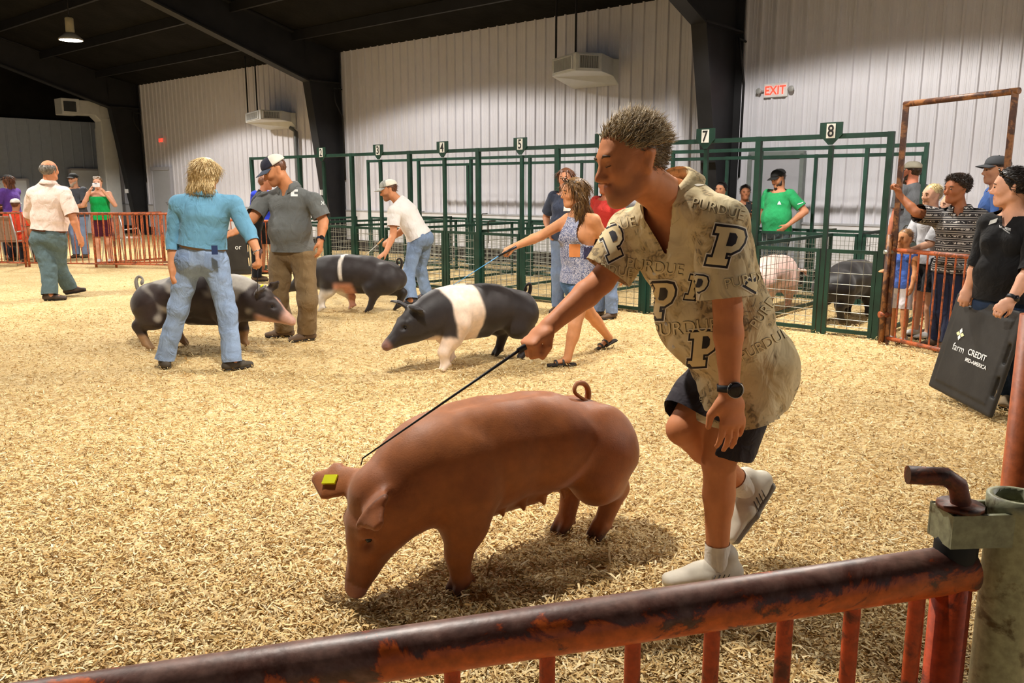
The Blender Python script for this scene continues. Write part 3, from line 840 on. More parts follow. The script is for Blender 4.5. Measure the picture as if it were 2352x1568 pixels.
# ---- fence in the foreground
def front_fence():
    m, nt, b = nmat('worn_orange_pipe')
    v = texco(nt)
    f = noise(nt, v, 11., 10, .66, .6)
    geo = nt.nodes.new('ShaderNodeNewGeometry'); sp = nt.nodes.new('ShaderNodeSeparateXYZ'); nt.links.new(geo.outputs['Normal'], sp.inputs[0])
    # the top of the pipe is worn bare by hands, the paint survives on the side
    w = nt.nodes.new('ShaderNodeMath'); w.operation = 'MULTIPLY_ADD'; w.inputs[1].default_value = .20
    ab = nt.nodes.new('ShaderNodeMath'); ab.operation = 'MAXIMUM'; ab.inputs[1].default_value = 0.; nt.links.new(sp.outputs[2], ab.inputs[0]); nt.links.new(ab.outputs[0], w.inputs[0]); nt.links.new(f, w.inputs[2])
    c = ramp(nt, w.outputs[0], [(.545, hexc('d2601e')), (.575, hexc('9c401a')), (.60, hexc('5e352a')), (.78, hexc('8a665a'))])
    g = ramp(nt, noise(nt, v, 60, 5), [(.3, (.65, .65, .65)), (.7, (1.2, 1.2, 1.2))])
    nt.links.new(mix(nt, 1., c, g, 'MULTIPLY'), b.inputs['Base Color']); b.inputs['Roughness'].default_value = .42
    bump(nt, b, noise(nt, v, 40, 6), .3, .003)
    a = G(2222, 1302, .95); e = G(560, 1552, .87)
    e = a + (e - a) * 1.9
    x = unit(e - a); up = unit(ZV - x * (x[2]))
    t = empty('fence_panel', a * np.array([1, 1, 0]), 0, 'worn orange pipe fence with thick top rail around the ring edge', 'fence')
    MB().tube([lerp(a, e, k / 12) for k in range(13)], .0315, 24).build('top_rail', m, t)
    MB().tube([np.array([a[0], a[1], .1]), np.array([e[0], e[1], .02])], .02, 12).build('bottom_rail', m, t)
    MO = rusty('orange_paint_worn', hexc('c84c1a'), hexc('6e2c18'), .57, 16.)
    for px, py in ((1262, 1500), (1458, 1460), (1640, 1420), (1808, 1390), (1963, 1360), (2112, 1335), (1040, 1500), (800, 1520)):
        # bar through that point of the rail
        r = ray(px, py); nn = unit(np.cross(x, ZV)); p = CC + r * (((a - CC) @ nn) / (r @ nn)); k = (p - a) @ x
        q = a + x * k
        MB().tube([q, np.array([q[0], q[1], .05])], .0105, 10, False).build('bar', MO, t)
    pe = a + x * .02
    MB().tube([pe + ZV * .035, np.array([pe[0], pe[1], .0])], .025, 16).build('end_post', MO, t)
    MB().lathe(pe + ZV * .02, [(.0, .03), (.024, .03), (.027, .02), (.027, -.03), (.02, -.04)], 16).build('end_cap', MDARK, t)
    # white-green corner post with its bracket and latch pin
    MP = rusty('chalky_green_post', hexc('9a9a7c'), hexc('584a30'), .62, 18.)
    c = G(2318, 1300, .95) * np.array([1, 1, 0])
    t = empty('corner_post', c, 0, 'chalky pale green corner post with a bent latch pin', 'post')
    MB().lathe(c, [(.033, 0), (.033, 1.03), (.036, 1.032), (.036, 1.05), (.028, 1.05), (.028, .9)], 24).build('post_tube', MP, t)
    bd = unit(pe * np.array([1, 1, 0]) - c); bs = np.cross(ZV, bd); L = np.linalg.norm(pe[:2] - c[:2])
    mb = MB()
    mb.box(c + bd * (L * .5 + .0) + bs * .024 + ZV * 1.012, (L + .05, .006, .045), (bd, bs, ZV))
    mb.box(c + bd * (L * .5 + .0) - bs * .024 + ZV * 1.012, (L + .05, .006, .045), (bd, bs, ZV))
    mb.box(c + bd * (L + .022) + ZV * 1.012, (.006, .05, .045), (bd, bs, ZV))
    mb.build('bracket', MP, t)
    pc = pe * np.array([1, 1, 0])
    MR = rusty('rust_pin', hexc('7c3c22'), hexc('4a2a20'), .5, 30.)
    side = unit(np.array([-1., .1, 0]))
    pin = MB().tube([pc + ZV * .96, pc + ZV * 1.045, pc + ZV * 1.066 + side * .006, pc + ZV * 1.077 + side * .022, pc + ZV * 1.078 + side * .07], .0125, 12).build('latch_pin', MR, t)
    MB().lathe(pc, [(.0, 1.034), (.029, 1.035), (.029, 1.041), (.0, 1.041)], 16).build('washer', MR, pin)
    # the fence beyond the post
    c2 = c + np.array([.9, .35, 0])
    t = empty('fence_panel', c2, 0, 'orange pipe fence post rising behind the chalky corner post', 'fence')
    q = G(2352, 1160, .95) * np.array([1, 1, 0]) + np.array([.015, .05, 0])
    MB().tube([q, q + ZV * 1.25], .022, 12).build('end_post', rusty('orange_post', hexc('c0622e'), hexc('8a4426'), .6, 12.), t)
    w = unit((c2 - c) * np.array([1, 1, 0])); MB().tube([q + ZV * .92, q + ZV * .92 + w * 1.2], .0315, 12).build('top_rail', m, t)
    MB().tube([q + ZV * .08, q + ZV * .08 + w * 1.2], .02, 10).build('bottom_rail', m, t)
    for k in range(1, 10): MB().tube([q + w * .12 * k + ZV * .08, q + w * .12 * k + ZV * .92], .0105, 8, False).build('bar', MO, t)
front_fence()

# ---- chairs behind the left fence
MBEIGE = simple('chair_fabric', hexc('a08878'), .8, 0, .1, 30)
MCH = simple('chair_tube', hexc('c9c9c9'), .35, .6)
def chair(c, yaw, label, seatc=MBEIGE):
    t = empty('spectator_chair', c, yaw, label, 'chair')
    M = np.array([[math.cos(yaw), math.sin(yaw), 0], [-math.sin(yaw), math.cos(yaw), 0], [0, 0, 1]])
    q = lambda x, y, z: np.asarray(c) + M[0] * x + M[1] * y + ZV * z
    MB().plate([q(-.24, -.22, .43), q(.24, -.22, .43), q(.24, .22, .43), q(-.24, .22, .43)], ZV * .03).build('seat', seatc, t, .01)
    MB().plate([q(-.25, -.24, .46), q(.25, -.24, .46), q(.27, -.36, .92), q(-.27, -.36, .92)], M[1] * .025).build('backrest', seatc, t, .01)
    for sx in (-1, 1):
        MB().tube([q(sx * .26, -.37, .95), q(sx * .26, -.23, .45), q(sx * .27, -.32, .0)], .013, 8).build('leg', MCH, t)
        MB().tube([q(sx * .25, .2, .44), q(sx * .27, .27, 0)], .013, 8).build('leg', MCH, t)
        MB().tube([q(sx * .27, -.28, .62), q(sx * .29, .1, .64), q(sx * .28, .18, .45)], .012, 8).build('armrest', MCH, t)
chair(np.array([-9.5, 15.72, 0]), .05, 'beige fabric chair backed against the orange fence by the red shirt')
chair(np.array([-7.75, 16.6, 0]), -.3, 'beige chair behind the fence below the person in green', simple('chair_fabric_light', hexc('b9aca0'), .8))
chair(np.array([-6.0, 16.4, 0]), .2, 'beige chair behind the leaning orange fence', MBEIGE)
chair(np.array([-10.35, 15.95, 0]), -.1, 'white framed chair at the open end of the orange fence', simple('chair_fabric_grey', hexc('6a6260'), .8))
chair(P(76, 430, 17.0) * np.array([1, 1, 0]) + np.array([0, .02, 0]), .1, 'dark chair under the seated person in maroon', simple('chair_fabric_grey', (1, 1, 1)))
# ================================================================== PIGS
MHIDE = attrmat('pig_hide', .55, .14, 22, 160, .25, .003, 0, .35, (1, 1, 1), .15)
MEYE = simple('dark_eye', (.012, .010, .010), .12, 0, 0)
MTAGY = simple('ear_tag_yellow', hexc('d8d818'), .4)
def sstep(a, b, x): t = np.clip((x - a) / (b - a), 0, 1); return t * t * (3 - 2 * t)
def pig(label, O, hd, feet, pitch, colfn, tail, S=1., yaw=0., h=.011, eartag=None, teats=False, group='show pigs', ears=None, head0=None):
    """feet = front left, front right, hind left, hind right as local (x, y) or (x, y, z); local x forwards, y left"""
    hd = unit(np.array([hd[0], hd[1], 0])); t = empty('pig', (O[0], O[1], 0), math.atan2(hd[1], hd[0]), label, 'pig', group)
    Yv = np.array([0, 1., 0]); prims = []
    st = [(-.485, .375, .10, .09), (-.42, .405, .135, .148), (-.30, .435, .155, .178), (-.12, .455, .188, .180), (.15, .455, .20, .172), (.32, .45, .195, .170), (.44, .44, .175, .148)]
    for a, b in zip(st[:-1], st[1:]):
        prims.append((ec((a[0], 0, a[1]), (b[0], 0, b[1]), Yv, (a[3], a[2]), (b[3], b[2])), .06))
    for sg in (-1, 1):
        prims.append((el((-.36, sg * .098, .40), (.15, .098, .185)), .035))          # ham
        prims.append((el((.30, sg * .105, .41), (.12, .09, .185)), .035))             # shoulder
        prims.append((ec((-.04, sg * .035, .58), (.25, sg * .035, .585), Yv, (.075, .072), (.07, .07)), .05))  # loin muscle
    prims.append((sub(rc((-.12, 0, .683), (.30, 0, .685), .020, .020)), .05))
    # head
    cp, sp_ = math.cos(pitch), math.sin(pitch); cy, sy = math.cos(yaw), math.sin(yaw)
    hx = np.array([cp * cy, cp * sy, -sp_]); hy = np.array([-sy, cy, 0]); hz = np.cross(hx, hy)
    H0 = np.array([.50 + .10 * math.cos(pitch * .6), .10 * sy, .47 - .13 * math.sin(pitch * .9)]) if head0 is None else np.array(head0)
    M = np.array([hx, hy, hz])
    q = lambda x, y, z: H0 + hx * x + hy * y + hz * z
    prims.append((ec((.40, 0, .45), H0 - hx * .02 - hz * .01, Yv, (.150, .17), (.118, .125)), .07))
    prims.append((el(lerp((.45, 0, .36), H0, .35), (.14, .12, .12)), .06))
    prims += [(rc(q(0, 0, 0), q(.12, 0, -.012), .112, .085), .05), (rc(q(.10, 0, -.012), q(.275, 0, -.035), .078, .050), .04),
              (ec(q(.285, 0, -.036), q(.315, 0, -.040), hy, (.049, .044), (.046, .04)), .008),
              (el(q(.03, 0, -.075), (.125, .105, .075), M), .05), (rc(q(.08, 0, -.085), q(.245, 0, -.07), .058, .026), .03),
              (rc(q(.10, -.06, .045), q(.10, .06, .045), .034, .034), .03)]
    for sg in (-1, 1):
        prims.append((sub(el(q(.145, sg * .072, .028), (.022, .016, .014), M)), .02))
        prims.append((sub(el(q(.325, sg * .02, -.038), (.014, .010, .012), M)), .006))
        prims.append((sub(rc(q(.29, sg * .05, -.075), q(.18, sg * .075, -.065), .006, .006)), .012))
    # ears
    for sg in (-1, 1):
        e = (ears or {}).get(sg, ((-.02, .085, .075), (.05, .135, .115), (.12, .165, .085)))
        p0, p1, p2 = [q(a, sg * b, c) for a, b, c in e]
        w = unit(np.cross(p2 - p0, hz + hy * sg * .4))
        prims.append((ec(p0, p1, w, (.05, .02), (.07, .017)), .02)); prims.append((ec(p1, p2, w, (.07, .017), (.024, .013)), .012))
        pm = lerp(p1, p2, .2); nn = unit(np.cross(w, p2 - p0)); nn = nn if nn @ (hx + hy * sg * .3 - hz * .3) > 0 else -nn
        prims.append((sub(el(pm + nn * .021, (.045, .034, .012), np.array([unit(p2 - p0), w, nn]))), .012))
    # legs
    for i, f in enumerate(feet):
        sg = 1 if i % 2 == 0 else -1; f = np.array(tuple(f) + (0,) * (3 - len(f)), float)
        if i < 2:
            j0 = np.array([.31, sg * .105, .36]); j1 = np.array([.31 + (f[0] - .31) * .35, sg * .11, .255]); j2 = f * np.array([1, 1, 1]) + np.array([.005, 0, .155]); j2[1] = lerp(j1, f, .7)[1]
            prims += [(rc(j0, j1, .105, .078), .05), (rc(j1, j2, .076, .050), .04), (rc(j2, f + np.array([.0, 0, .065]), .048, .037), .02)]
        else:
            j0 = np.array([-.37, sg * .10, .38]); j1 = np.array([-.31 + (f[0] + .37) * .5, sg * .115, .285]); j2 = f + np.array([-.075, 0, .215]); j2[1] = lerp(j1, f, .6)[1]
            prims += [(rc(j0, j1, .135, .095), .06), (rc(j1, j2, .088, .050), .05), (rc(j2, f + np.array([-.02, 0, .07]), .050, .037), .025)]
        for k in (-1, 1): prims.append((rc(f + np.array([-.005, k * .017, .055]), f + np.array([.030, k * .022, .018]), .028, .019), .012))
        prims.append((sub(bx(f + np.array([0, 0, -.05]), (.15, .12, .052), None, .002)), .004))
        for k in (-1, 1): prims.append((rc(f + np.array([-.035, k * .018, .062]), f + np.array([-.045, k * .022, .045]), .012, .009), .008))
    if teats:
        for x in (-.17, -.07, .03, .13, .22):
            for sg in (-1, 1):
                prims.append((rc((x, sg * .075, .268), (x, sg * .085, .232), .013, .006), .012))
    prims.append((rc((-.06, 0, .268), (.22, 0, .262), .06, .05), .05))
    V, Q = sdf_mesh(prims, h / S)
    col = colfn(V, (V - H0) @ M.T)
    o = link('body', mesh_np('pig_body', V * S, Q, True, col), MHIDE, t, False)
    for sg in (-1, 1):
        MB().lathe(q(.128, sg * .071, .030) * S, [(0, -.012 * S), (.009 * S, -.008 * S), (.012 * S, 0), (.009 * S, .008 * S), (0, .012 * S)], 10, hz).build('eye', MEYE, t).matrix_parent_inverse = Matrix()
    rt = [.016, .014, .013, .012, .011, .010, .009, .008, .007, .006, .012, .004]
    n = 28; tp = np.array(tail); ii = np.linspace(0, len(tp) - 1, n)
    pts = []
    for u in ii:                                              # catmull-rom
        k = min(int(u), len(tp) - 2); w = u - k; p = [tp[max(k - 1, 0)], tp[k], tp[k + 1], tp[min(k + 2, len(tp) - 1)]]
        pts.append(.5 * ((2 * p[1]) + (-p[0] + p[2]) * w + (2 * p[0] - 5 * p[1] + 4 * p[2] - p[3]) * w * w + (-p[0] + 3 * p[1] - 3 * p[2] + p[3]) * w ** 3))
    mb = MB().tube([p * S for p in pts], [np.interp(i / (n - 1) * 11, range(12), rt) * S * (1. if teats else 1.5) for i in range(n)], 8)
    me = mb.mesh('tail'); tc = colfn(np.array([[-.5, 0, .6]]), np.array([[-1., 0, 0]]))[0]
    a = me.color_attributes.new('Col', 'FLOAT_COLOR', 'POINT'); a.data.foreach_set('color', np.tile(np.append(tc, 1), len(me.vertices)).astype(np.float32))
    link('tail', me, MHIDE, t, False)
    if eartag:
        sg = eartag; e = (ears or {}).get(sg, ((-.02, .085, .075), (.05, .135, .115), (.12, .165, .085)))
        p0, p1, p2 = [q(a, sg * b, c) for a, b, c in e]
        c = lerp(p0, p1, .75) + hz * .026; w = unit(np.cross(p2 - p0, hz + hy * sg * .4))
        MB().box(c * S, (.05 * S, .012 * S, .034 * S), (unit(p1 - p0), np.cross(w, unit(p1 - p0)), w)).build('ear_tag', MTAGY, t).matrix_parent_inverse = Matrix()
    return t
def nz(V, seed, f): return wob(V, seed, f, 6)
def mixc(a, b, t): return np.asarray(a)[None] * (1 - t[:, None]) + np.asarray(b)[None] * t[:, None]
def hoof_dirt(c, V, dark): return c * (1 - sstep(.07, .02, V[:, 2])[:, None]) + np.asarray(dark)[None] * sstep(.07, .02, V[:, 2])[:, None]
def red_hide(V, H):
    c = mixc(hexc('86481e'), hexc('a4622e'), .5 + .5 * nz(V, 3, 9))
    c = c * (1 - .18 * sstep(.24, .31, H[:, 0])[:, None])
    c = np.where(((H[:, 0] > .30) & (np.abs(H[:, 1]) < .06))[:, None], np.array(hexc('9a6450'))[None], c)
    return hoof_dirt(c, V, hexc('4a2a18'))
def belt_hide(V, H):
    blk = mixc(hexc('1f1a1a'), hexc('322a2a'), .5 + .5 * nz(V, 8, 12))
    wht = mixc(hexc('e9c8ae'), hexc('f4e4d4'), .5 + .5 * nz(V, 5, 10))
    xc = .24 + .10 * (V[:, 2] - .45) - .10 * np.abs(V[:, 1]); e = .02 * nz(V, 11, 30)
    b = sstep(.165, .135, np.abs(V[:, 0] - xc + e)) * sstep(.1, .16, V[:, 2])
    leg = sstep(.06, .12, V[:, 0]) * sstep(.30, .25, V[:, 2] + e) * (V[:, 0] < .60) * (H[:, 2] < -.15)
    t = np.maximum(b * (H[:, 0] < -.02), leg)
    c = blk * (1 - t[:, None]) + wht * t[:, None]
    s = sstep(.27, .31, H[:, 0]); c = c * (1 - .55 * s[:, None]) + np.array(hexc('a8786a'))[None] * .55 * s[:, None]
    return c
def thin_belt(V, H):
    blk = mixc(hexc('1c1717'), hexc('332a2a'), .5 + .5 * nz(V, 18, 12))
    wht = np.tile(np.array(hexc('d8cfc4'))[None], (len(V), 1)); e = .015 * nz(V, 11, 30)
    b = sstep(.03, .015, np.abs(V[:, 0] - .16 + e)) * sstep(.36, .42, V[:, 2])
    leg = sstep(.14, .2, V[:, 0]) * sstep(.30, .22, V[:, 2] + e) * (H[:, 2] < -.15)
    pk = sstep(.14, .08, np.abs(V[:, 0] - .14 + e)) * sstep(.38, .30, V[:, 2])
    c = blk * (1 - pk[:, None]) + np.array(hexc('c98d74'))[None] * pk[:, None]
    t = np.maximum(b * (H[:, 0] < -.02), leg)
    return c * (1 - t[:, None]) + wht * t[:, None]
def spot_hide(V, H):
    blk = mixc(hexc('241c1a'), hexc('3c2c28'), .5 + .5 * nz(V, 28, 10))
    g = mixc(hexc('9c9488'), hexc('c9c0b4'), .5 + .5 * nz(V, 31, 16))
    n = nz(V, 77, 13) + .8 * nz(V, 78, 30) + 1.6 * (V[:, 2] - .5) 
    t = sstep(.04, .40, n) * .75 * sstep(.05, -.05, H[:, 0])
    c = blk * (1 - t[:, None]) + g * t[:, None]
    p = np.array(hexc('d0a08c'))[None]; sn = sstep(.20, .27, H[:, 0]); jw = sstep(-.06, -.10, H[:, 2]) * sstep(0, .08, H[:, 0]); bl = sstep(.022, .0, np.abs(H[:, 1])) * sstep(.08, .12, H[:, 0])
    t = np.clip(sn + jw + bl, 0, 1)[:, None] * .9
    c = c * (1 - t) + p * t
    t = sstep(.16, .12, V[:, 2])[:, None] * .8
    return c * (1 - t) + np.array(hexc('b28a62'))[None] * t
def pink_hide(V, H): return hoof_dirt(mixc(hexc('e2b4a8'), hexc('ecc8bc'), .5 + .5 * nz(V, 3, 9)), V, hexc('9a7a6a'))
def black_hide(V, H): return hoof_dirt(mixc(hexc('181515'), hexc('2a2424'), .5 + .5 * nz(V, 3, 9)), V, hexc('7a6a58'))
def maroon_hide(V, H): return hoof_dirt(mixc(hexc('3a1c16'), hexc('4e2a20'), .5 + .5 * nz(V, 3, 9)), V, hexc('7a6a58'))

RO, RH = (.02, 3.085), (-.8, -.6)
def local_tail(O, hd, pts, y=0.):
    hd = unit(np.array([hd[0], hd[1], 0])); lf = np.array([-hd[1], hd[0], 0]); O = np.array([O[0], O[1], 0])
    r = []
    for i, p in enumerate(pts):
        w = onplane(p[0], p[1], lf, O @ lf + y + (p[2] if len(p) > 2 else 0)) - O; r.append((w @ hd, w @ lf, w[2]))
    return r
pig('rust red pig with a curled tail rooting in the shavings', RO, RH, ((.345, .115), (.20, -.12), (-.38, .07), (-.29, -.06)), math.radians(63), red_hide,
    local_tail(RO, RH, [(1343, 935, 0), (1350, 912, 0), (1350, 893, .005), (1340, 880, .01), (1324, 882, .02), (1320, 900, .03), (1338, 915, .035), (1368, 930, .035), (1404, 944, .03)]),
    1., math.radians(-4), .0075, -1, True,
    ears={1: ((-.01, .085, .07), (.02, .15, .105), (.045, .215, .10)), -1: ((-.02, .085, .08), (.02, .155, .135), (.03, .215, .165))}, head0=(.585, -.01, .375))
curl = [(-.47, 0, .46), (-.53, .01, .49), (-.56, .02, .53), (-.54, .04, .57), (-.50, .05, .55), (-.51, .05, .51), (-.55, .04, .49)]
curl2 = [(-.45, 0, .46), (-.51, .0, .52), (-.53, .01, .59), (-.51, .02, .63), (-.475, .02, .61), (-.48, .0, .56)]
pig('black pig with a broad white belt and white front legs', (-.27, 6.80), (-.80, -.60), ((.42, .12), (.22, -.12), (-.37, .11), (-.26, -.11)), math.radians(28), belt_hide, curl2, 1.0, math.radians(-6), .012,
    ears={1: ((-.02, .085, .08), (.0, .12, .13), (.04, .13, .13)), -1: ((-.02, .085, .09), (.02, .13, .16), (.06, .16, .19))})
pig('black pig with a thin white belt line beside the white shirt', (-1.80, 9.70), (-.97, .16), ((.42, .13), (.14, -.12), (-.15, .13), (-.42, -.12)), math.radians(25), thin_belt, curl2, 1.0, math.radians(8), .014, 1)
pig('dark spotted pig with a pink snout behind the blue jeans', (-2.86, 7.42), (.995, -.06), ((.36, .12), (.35, -.12), (-.20, .12), (-.40, -.12)), math.radians(24), spot_hide, curl2, 1.03, math.radians(-8), .013, -1,
    ears={1: ((-.02, .085, .08), (.01, .11, .15), (.03, .12, .19)), -1: ((-.02, .085, .08), (.0, .11, .14), (.04, .12, .16))})
pk = SN(3.98, 9.35)
pig('pale pink pig standing inside the pen below the green shirt', (pk[0], pk[1]), (.648, .762), ((.33, .12), (.33, -.12), (-.38, .12), (-.38, -.12)), math.radians(40), pink_hide, curl, .98, 0, .018, group='pigs in the pens')
bk = SN(3.06, 9.3)
pig('black pig rooting inside the pen beside the swing gate', (bk[0], bk[1]), (.70, .70), ((.33, .12), (.33, -.12), (-.38, .12), (-.38, -.12)), math.radians(60), black_hide, curl, .98, 0, .018, group='pigs in the pens')
# ================================================================== PEOPLE
MSKIN = attrmat('skin', .56, .06, 30, 220, .10, .0015, 0, .28)
def skinc(name):
    return {'tan': hexc('c08058'), 'light': hexc('d8a384'), 'pale': hexc('e0b49a'), 'ruddy': hexc('c47a58'), 'brown': hexc('8a5638'), 'red': hexc('b06848')}[name]
def wrinkle(nt, b, v, amt=1.):
    """soft creases"""
    mp = nt.nodes.new('ShaderNodeMapping'); mp.inputs['Rotation'].default_value = (.5, .3, .6); mp.inputs['Scale'].default_value = (1.6, .8, 1.); nt.links.new(v, mp.inputs[0])
    bump(nt, b, noise(nt, mp.outputs[0], 9, 3, .5, .9), .6 * amt, .03)
def cloth(name, c, rough=.88, var=.10, nscale=14., weave=420., bstr=.12):
    name = 'cloth_' + name
    if name in MATS: return MATS[name]
    m, nt, b = nmat(name); v = texco(nt); f = noise(nt, v, nscale)
    nt.links.new(ramp(nt, f, [(.3, tuple(x * (1 - var) for x in c)), (.7, tuple(min(1, x * (1 + var)) for x in c))]), b.inputs['Base Color'])
    b.inputs['Roughness'].default_value = rough; b.inputs['Specular IOR Level'].default_value = .15; b.inputs['Sheen Weight'].default_value = .1
    wrinkle(nt, b, v); MATS[name] = m; return m
def denim(name, c):
    if name in MATS: return MATS[name]
    m, nt, b = nmat(name); v = texco(nt)
    f = noise(nt, v, 6, 6, .6); g = noise(nt, texco(nt, (500, 500, 90)), 1., 2)
    a = ramp(nt, f, [(.3, tuple(x * .75 for x in c)), (.7, tuple(min(1, x * 1.25) for x in c))])
    nt.links.new(mix(nt, .3, a, ramp(nt, g, [(.3, tuple(x * .6 for x in c)), (.7, tuple(min(1, x * 1.4) for x in c))])), b.inputs['Base Color'])
    b.inputs['Roughness'].default_value = .9; b.inputs['Specular IOR Level'].default_value = .12
    wrinkle(nt, b, v, 1.2); MATS[name] = m; return m
def hairmat(name, c, c2=None):
    if name in MATS: return MATS[name]
    m, nt, b = nmat(name); v = texco(nt, (90, 90, 12))
    f = noise(nt, v, 1., 3)
    c2 = c2 or tuple(x * 1.6 for x in c)
    nt.links.new(ramp(nt, f, [(.32, c), (.68, c2)]), b.inputs['Base Color'])
    b.inputs['Roughness'].default_value = .42; b.inputs['Specular IOR Level'].default_value = .45; bump(nt, b, f, .5, .004); MATS[name] = m; return m

class Head:
    def __init__(s, c, fw, up, sc):
        s.c = np.asarray(c, float); s.x = unit(fw); s.z = unit(np.asarray(up, float) - s.x * (np.asarray(up) @ s.x)); s.y = np.cross(s.z, s.x); s.s = sc
        s.M = np.array([s.x, s.y, s.z])
    def q(s, x, y, z): return s.c + (s.x * x + s.y * y + s.z * z) * s.s
    def loc(s, V): return (V - s.c) @ s.M.T / s.s
def head_prims(H, jaw=1.):
    q, k = H.q, H.s; E = lambda c, r: el(q(*c), np.array(r) * k, H.M)
    p = [(E((-.014, 0, .035), (.098, .076, .090)), .02 * k), (E((.030, 0, .02), (.062, .066, .075)), .03 * k),
         (ec(q(.030, 0, -.005), q(.052, 0, -.082), H.y, (.060 * k, .055 * k), (.034 * k * jaw, .032 * k)), .03 * k),
         (rc(q(.074, 0, -.096), q(.070, 0, -.085), .020 * k * jaw, .026 * k * jaw), .02 * k),
         (rc(q(.083, -.030, .030), q(.083, .030, .030), .012 * k, .012 * k), .018 * k)]
    for sg in (-1, 1):
        p += [(rc(q(-.005, sg * .052, -.055), q(.058, sg * .022, -.094), .020 * k * jaw, .018 * k * jaw), .03 * k),
              (E((.060, sg * .043, -.022), (.026, .022, .024)), .025 * k),
              (sub(E((.100, sg * .033, .007), (.016, .018, .012))), .012 * k),
              (E((.078, sg * .032, .006), (.014, .016, .011)), .006 * k)]
    p += [(rc(q(.088, 0, .018), q(.112, 0, -.026), .0085 * k, .0125 * k), .014 * k)]
    for sg in (-1, 1): p.append((rc(q(.098, sg * .009, -.032), q(.094, sg * .014, -.034), .0085 * k, .008 * k), .008 * k))
    p += [(rc(q(.090, -.016, -.056), q(.090, .016, -.056), .008 * k, .008 * k), .010 * k), (rc(q(.088, -.014, -.068), q(.088, .014, -.068), .008 * k, .008 * k), .008 * k),
          (sub(rc(q(.101, -.020, -.062), q(.101, .020, -.062), .0035 * k, .0035 * k)), .004 * k)]
    for sg in (-1, 1):
        w = unit(H.x * .9 - H.y * sg * -.35)
        p.append((ec(q(-.012, sg * .074, -.028), q(-.020, sg * .084, .022), w, (.012 * k, .009 * k), (.021 * k, .008 * k)), .010 * k))
        p.append((sub(el(q(-.008, sg * .091, .005), np.array((.010, .007, .018)) * k, H.M)), .008 * k))
    return p
def hand_prims(wr, d, pn, th, S=1., curl=.25, spread=0., thumb=.5, f0=0.):
    """d = towards the knuckles, pn = side the fingers close to, th = thumb side"""
    d = unit(d); pn = unit(np.asarray(pn) - d * (np.asarray(pn) @ d)); th = np.asarray(th, float); th = unit(th - d * (th @ d) - pn * (th @ pn))
    wr = np.asarray(wr, float); k = S; p = []
    K = wr + d * .088 * k
    p.append((ec(wr - d * .01, wr + d * .04 * k, th, (.027 * k, .019 * k), (.036 * k, .017 * k)), .02))
    p.append((ec(wr + d * .035 * k, K, th, (.036 * k, .017 * k), (.041 * k, .014 * k)), .015))
    for i, L in enumerate((.074, .083, .077, .060)):
        b = K + th * (.030 - .0200 * i) * k + d * (-.004 if i in (0,) else (-.012 if i == 3 else .002)) * k
        a = f0; pt = b; dr = unit(d + th * (1.5 - i) * spread)
        for j, (fr, r0, r1) in enumerate(((.44, .0100, .0092), (.32, .0092, .0084), (.26, .0084, .0070))):
            a += curl * (.8, 1.15, .8)[j]
            v = dr * math.cos(a) + pn * math.sin(a); e = pt + v * L * fr * k
            p.append((rc(pt, e, r0 * k, r1 * k), .004)); pt = e
    if curl > .8: p.append((el(K + pn * .022 * k - d * .012 * k, np.array((.020, .036, .020)) * k, np.array([d, th, pn])), .008))
    b = wr + d * .028 * k + th * .030 * k + pn * .004
    v1 = unit(d * .75 + th * (.75 - thumb * .5) + pn * (.25 + thumb * .5)); e1 = b + v1 * .040 * k; v2 = unit(d * .95 + th * (.3 - thumb * .7) + pn * (.15 + thumb * .55))
    p.append((rc(b, e1, .0155 * k, .0115 * k), .012)); p.append((rc(e1, e1 + v2 * .036 * k, .0112 * k, .0085 * k), .005))
    return p
def tufts(roots, normals, flow, L, w, seed, mat, parent, name, lift=.5, rnd=.3, grav=0., curlp=0.):
    r = np.random.RandomState(seed); n = len(roots)
    D = normals * lift + flow + r.normal(0, rnd, (n, 3)); D /= np.linalg.norm(D, axis=1)[:, None]
    Ls = L * r.uniform(.6, 1.25, n)[:, None]
    sd = np.cross(D, normals + r.normal(0, .2, (n, 3))); sd /= np.linalg.norm(sd, axis=1)[:, None] + 1e-9; up = np.cross(sd, D)
    ws = w * r.uniform(.6, 1.3, n)[:, None]
    mid = roots + D * Ls * .5 + up * curlp * Ls; tip = roots + D * Ls - np.array([0, 0, 1.]) * grav * Ls + r.normal(0, .15, (n, 3)) * Ls
    V = np.stack([roots - sd * ws, roots + sd * ws, roots + up * ws, mid - sd * ws * .7, mid + sd * ws * .7, mid + up * ws * .7, tip], 1).reshape(-1, 3)
    i = np.arange(n)[:, None] * 7
    T = np.concatenate([i + np.array([a]) for a in ((0, 1, 4), (0, 4, 3), (1, 2, 5), (1, 5, 4), (2, 0, 3), (2, 3, 5), (3, 4, 6), (4, 5, 6), (5, 3, 6))])
    return link(name, mesh_np(name, V, T, True), mat, parent)
def scalp(H, n, seed, keep, r=(.104, .082, .098), c=(-.014, 0, .035)):
    rs = np.random.RandomState(seed); u = rs.normal(size=(n, 3)); u /= np.linalg.norm(u, axis=1)[:, None]
    X = u * np.array(r) + np.array(c); N = u / np.array(r); N /= np.linalg.norm(N, axis=1)[:, None]
    m = keep(X); X, N = X[m], N[m]
    return X, N, H.c + X @ H.M * H.s, N @ H.M
def hairline(X, fx=.052, fz=.062, low=-.085):
    return ((X[:, 0] - fx) * .75 - (X[:, 2] - fz) * .66 < 0) & (X[:, 2] > low)
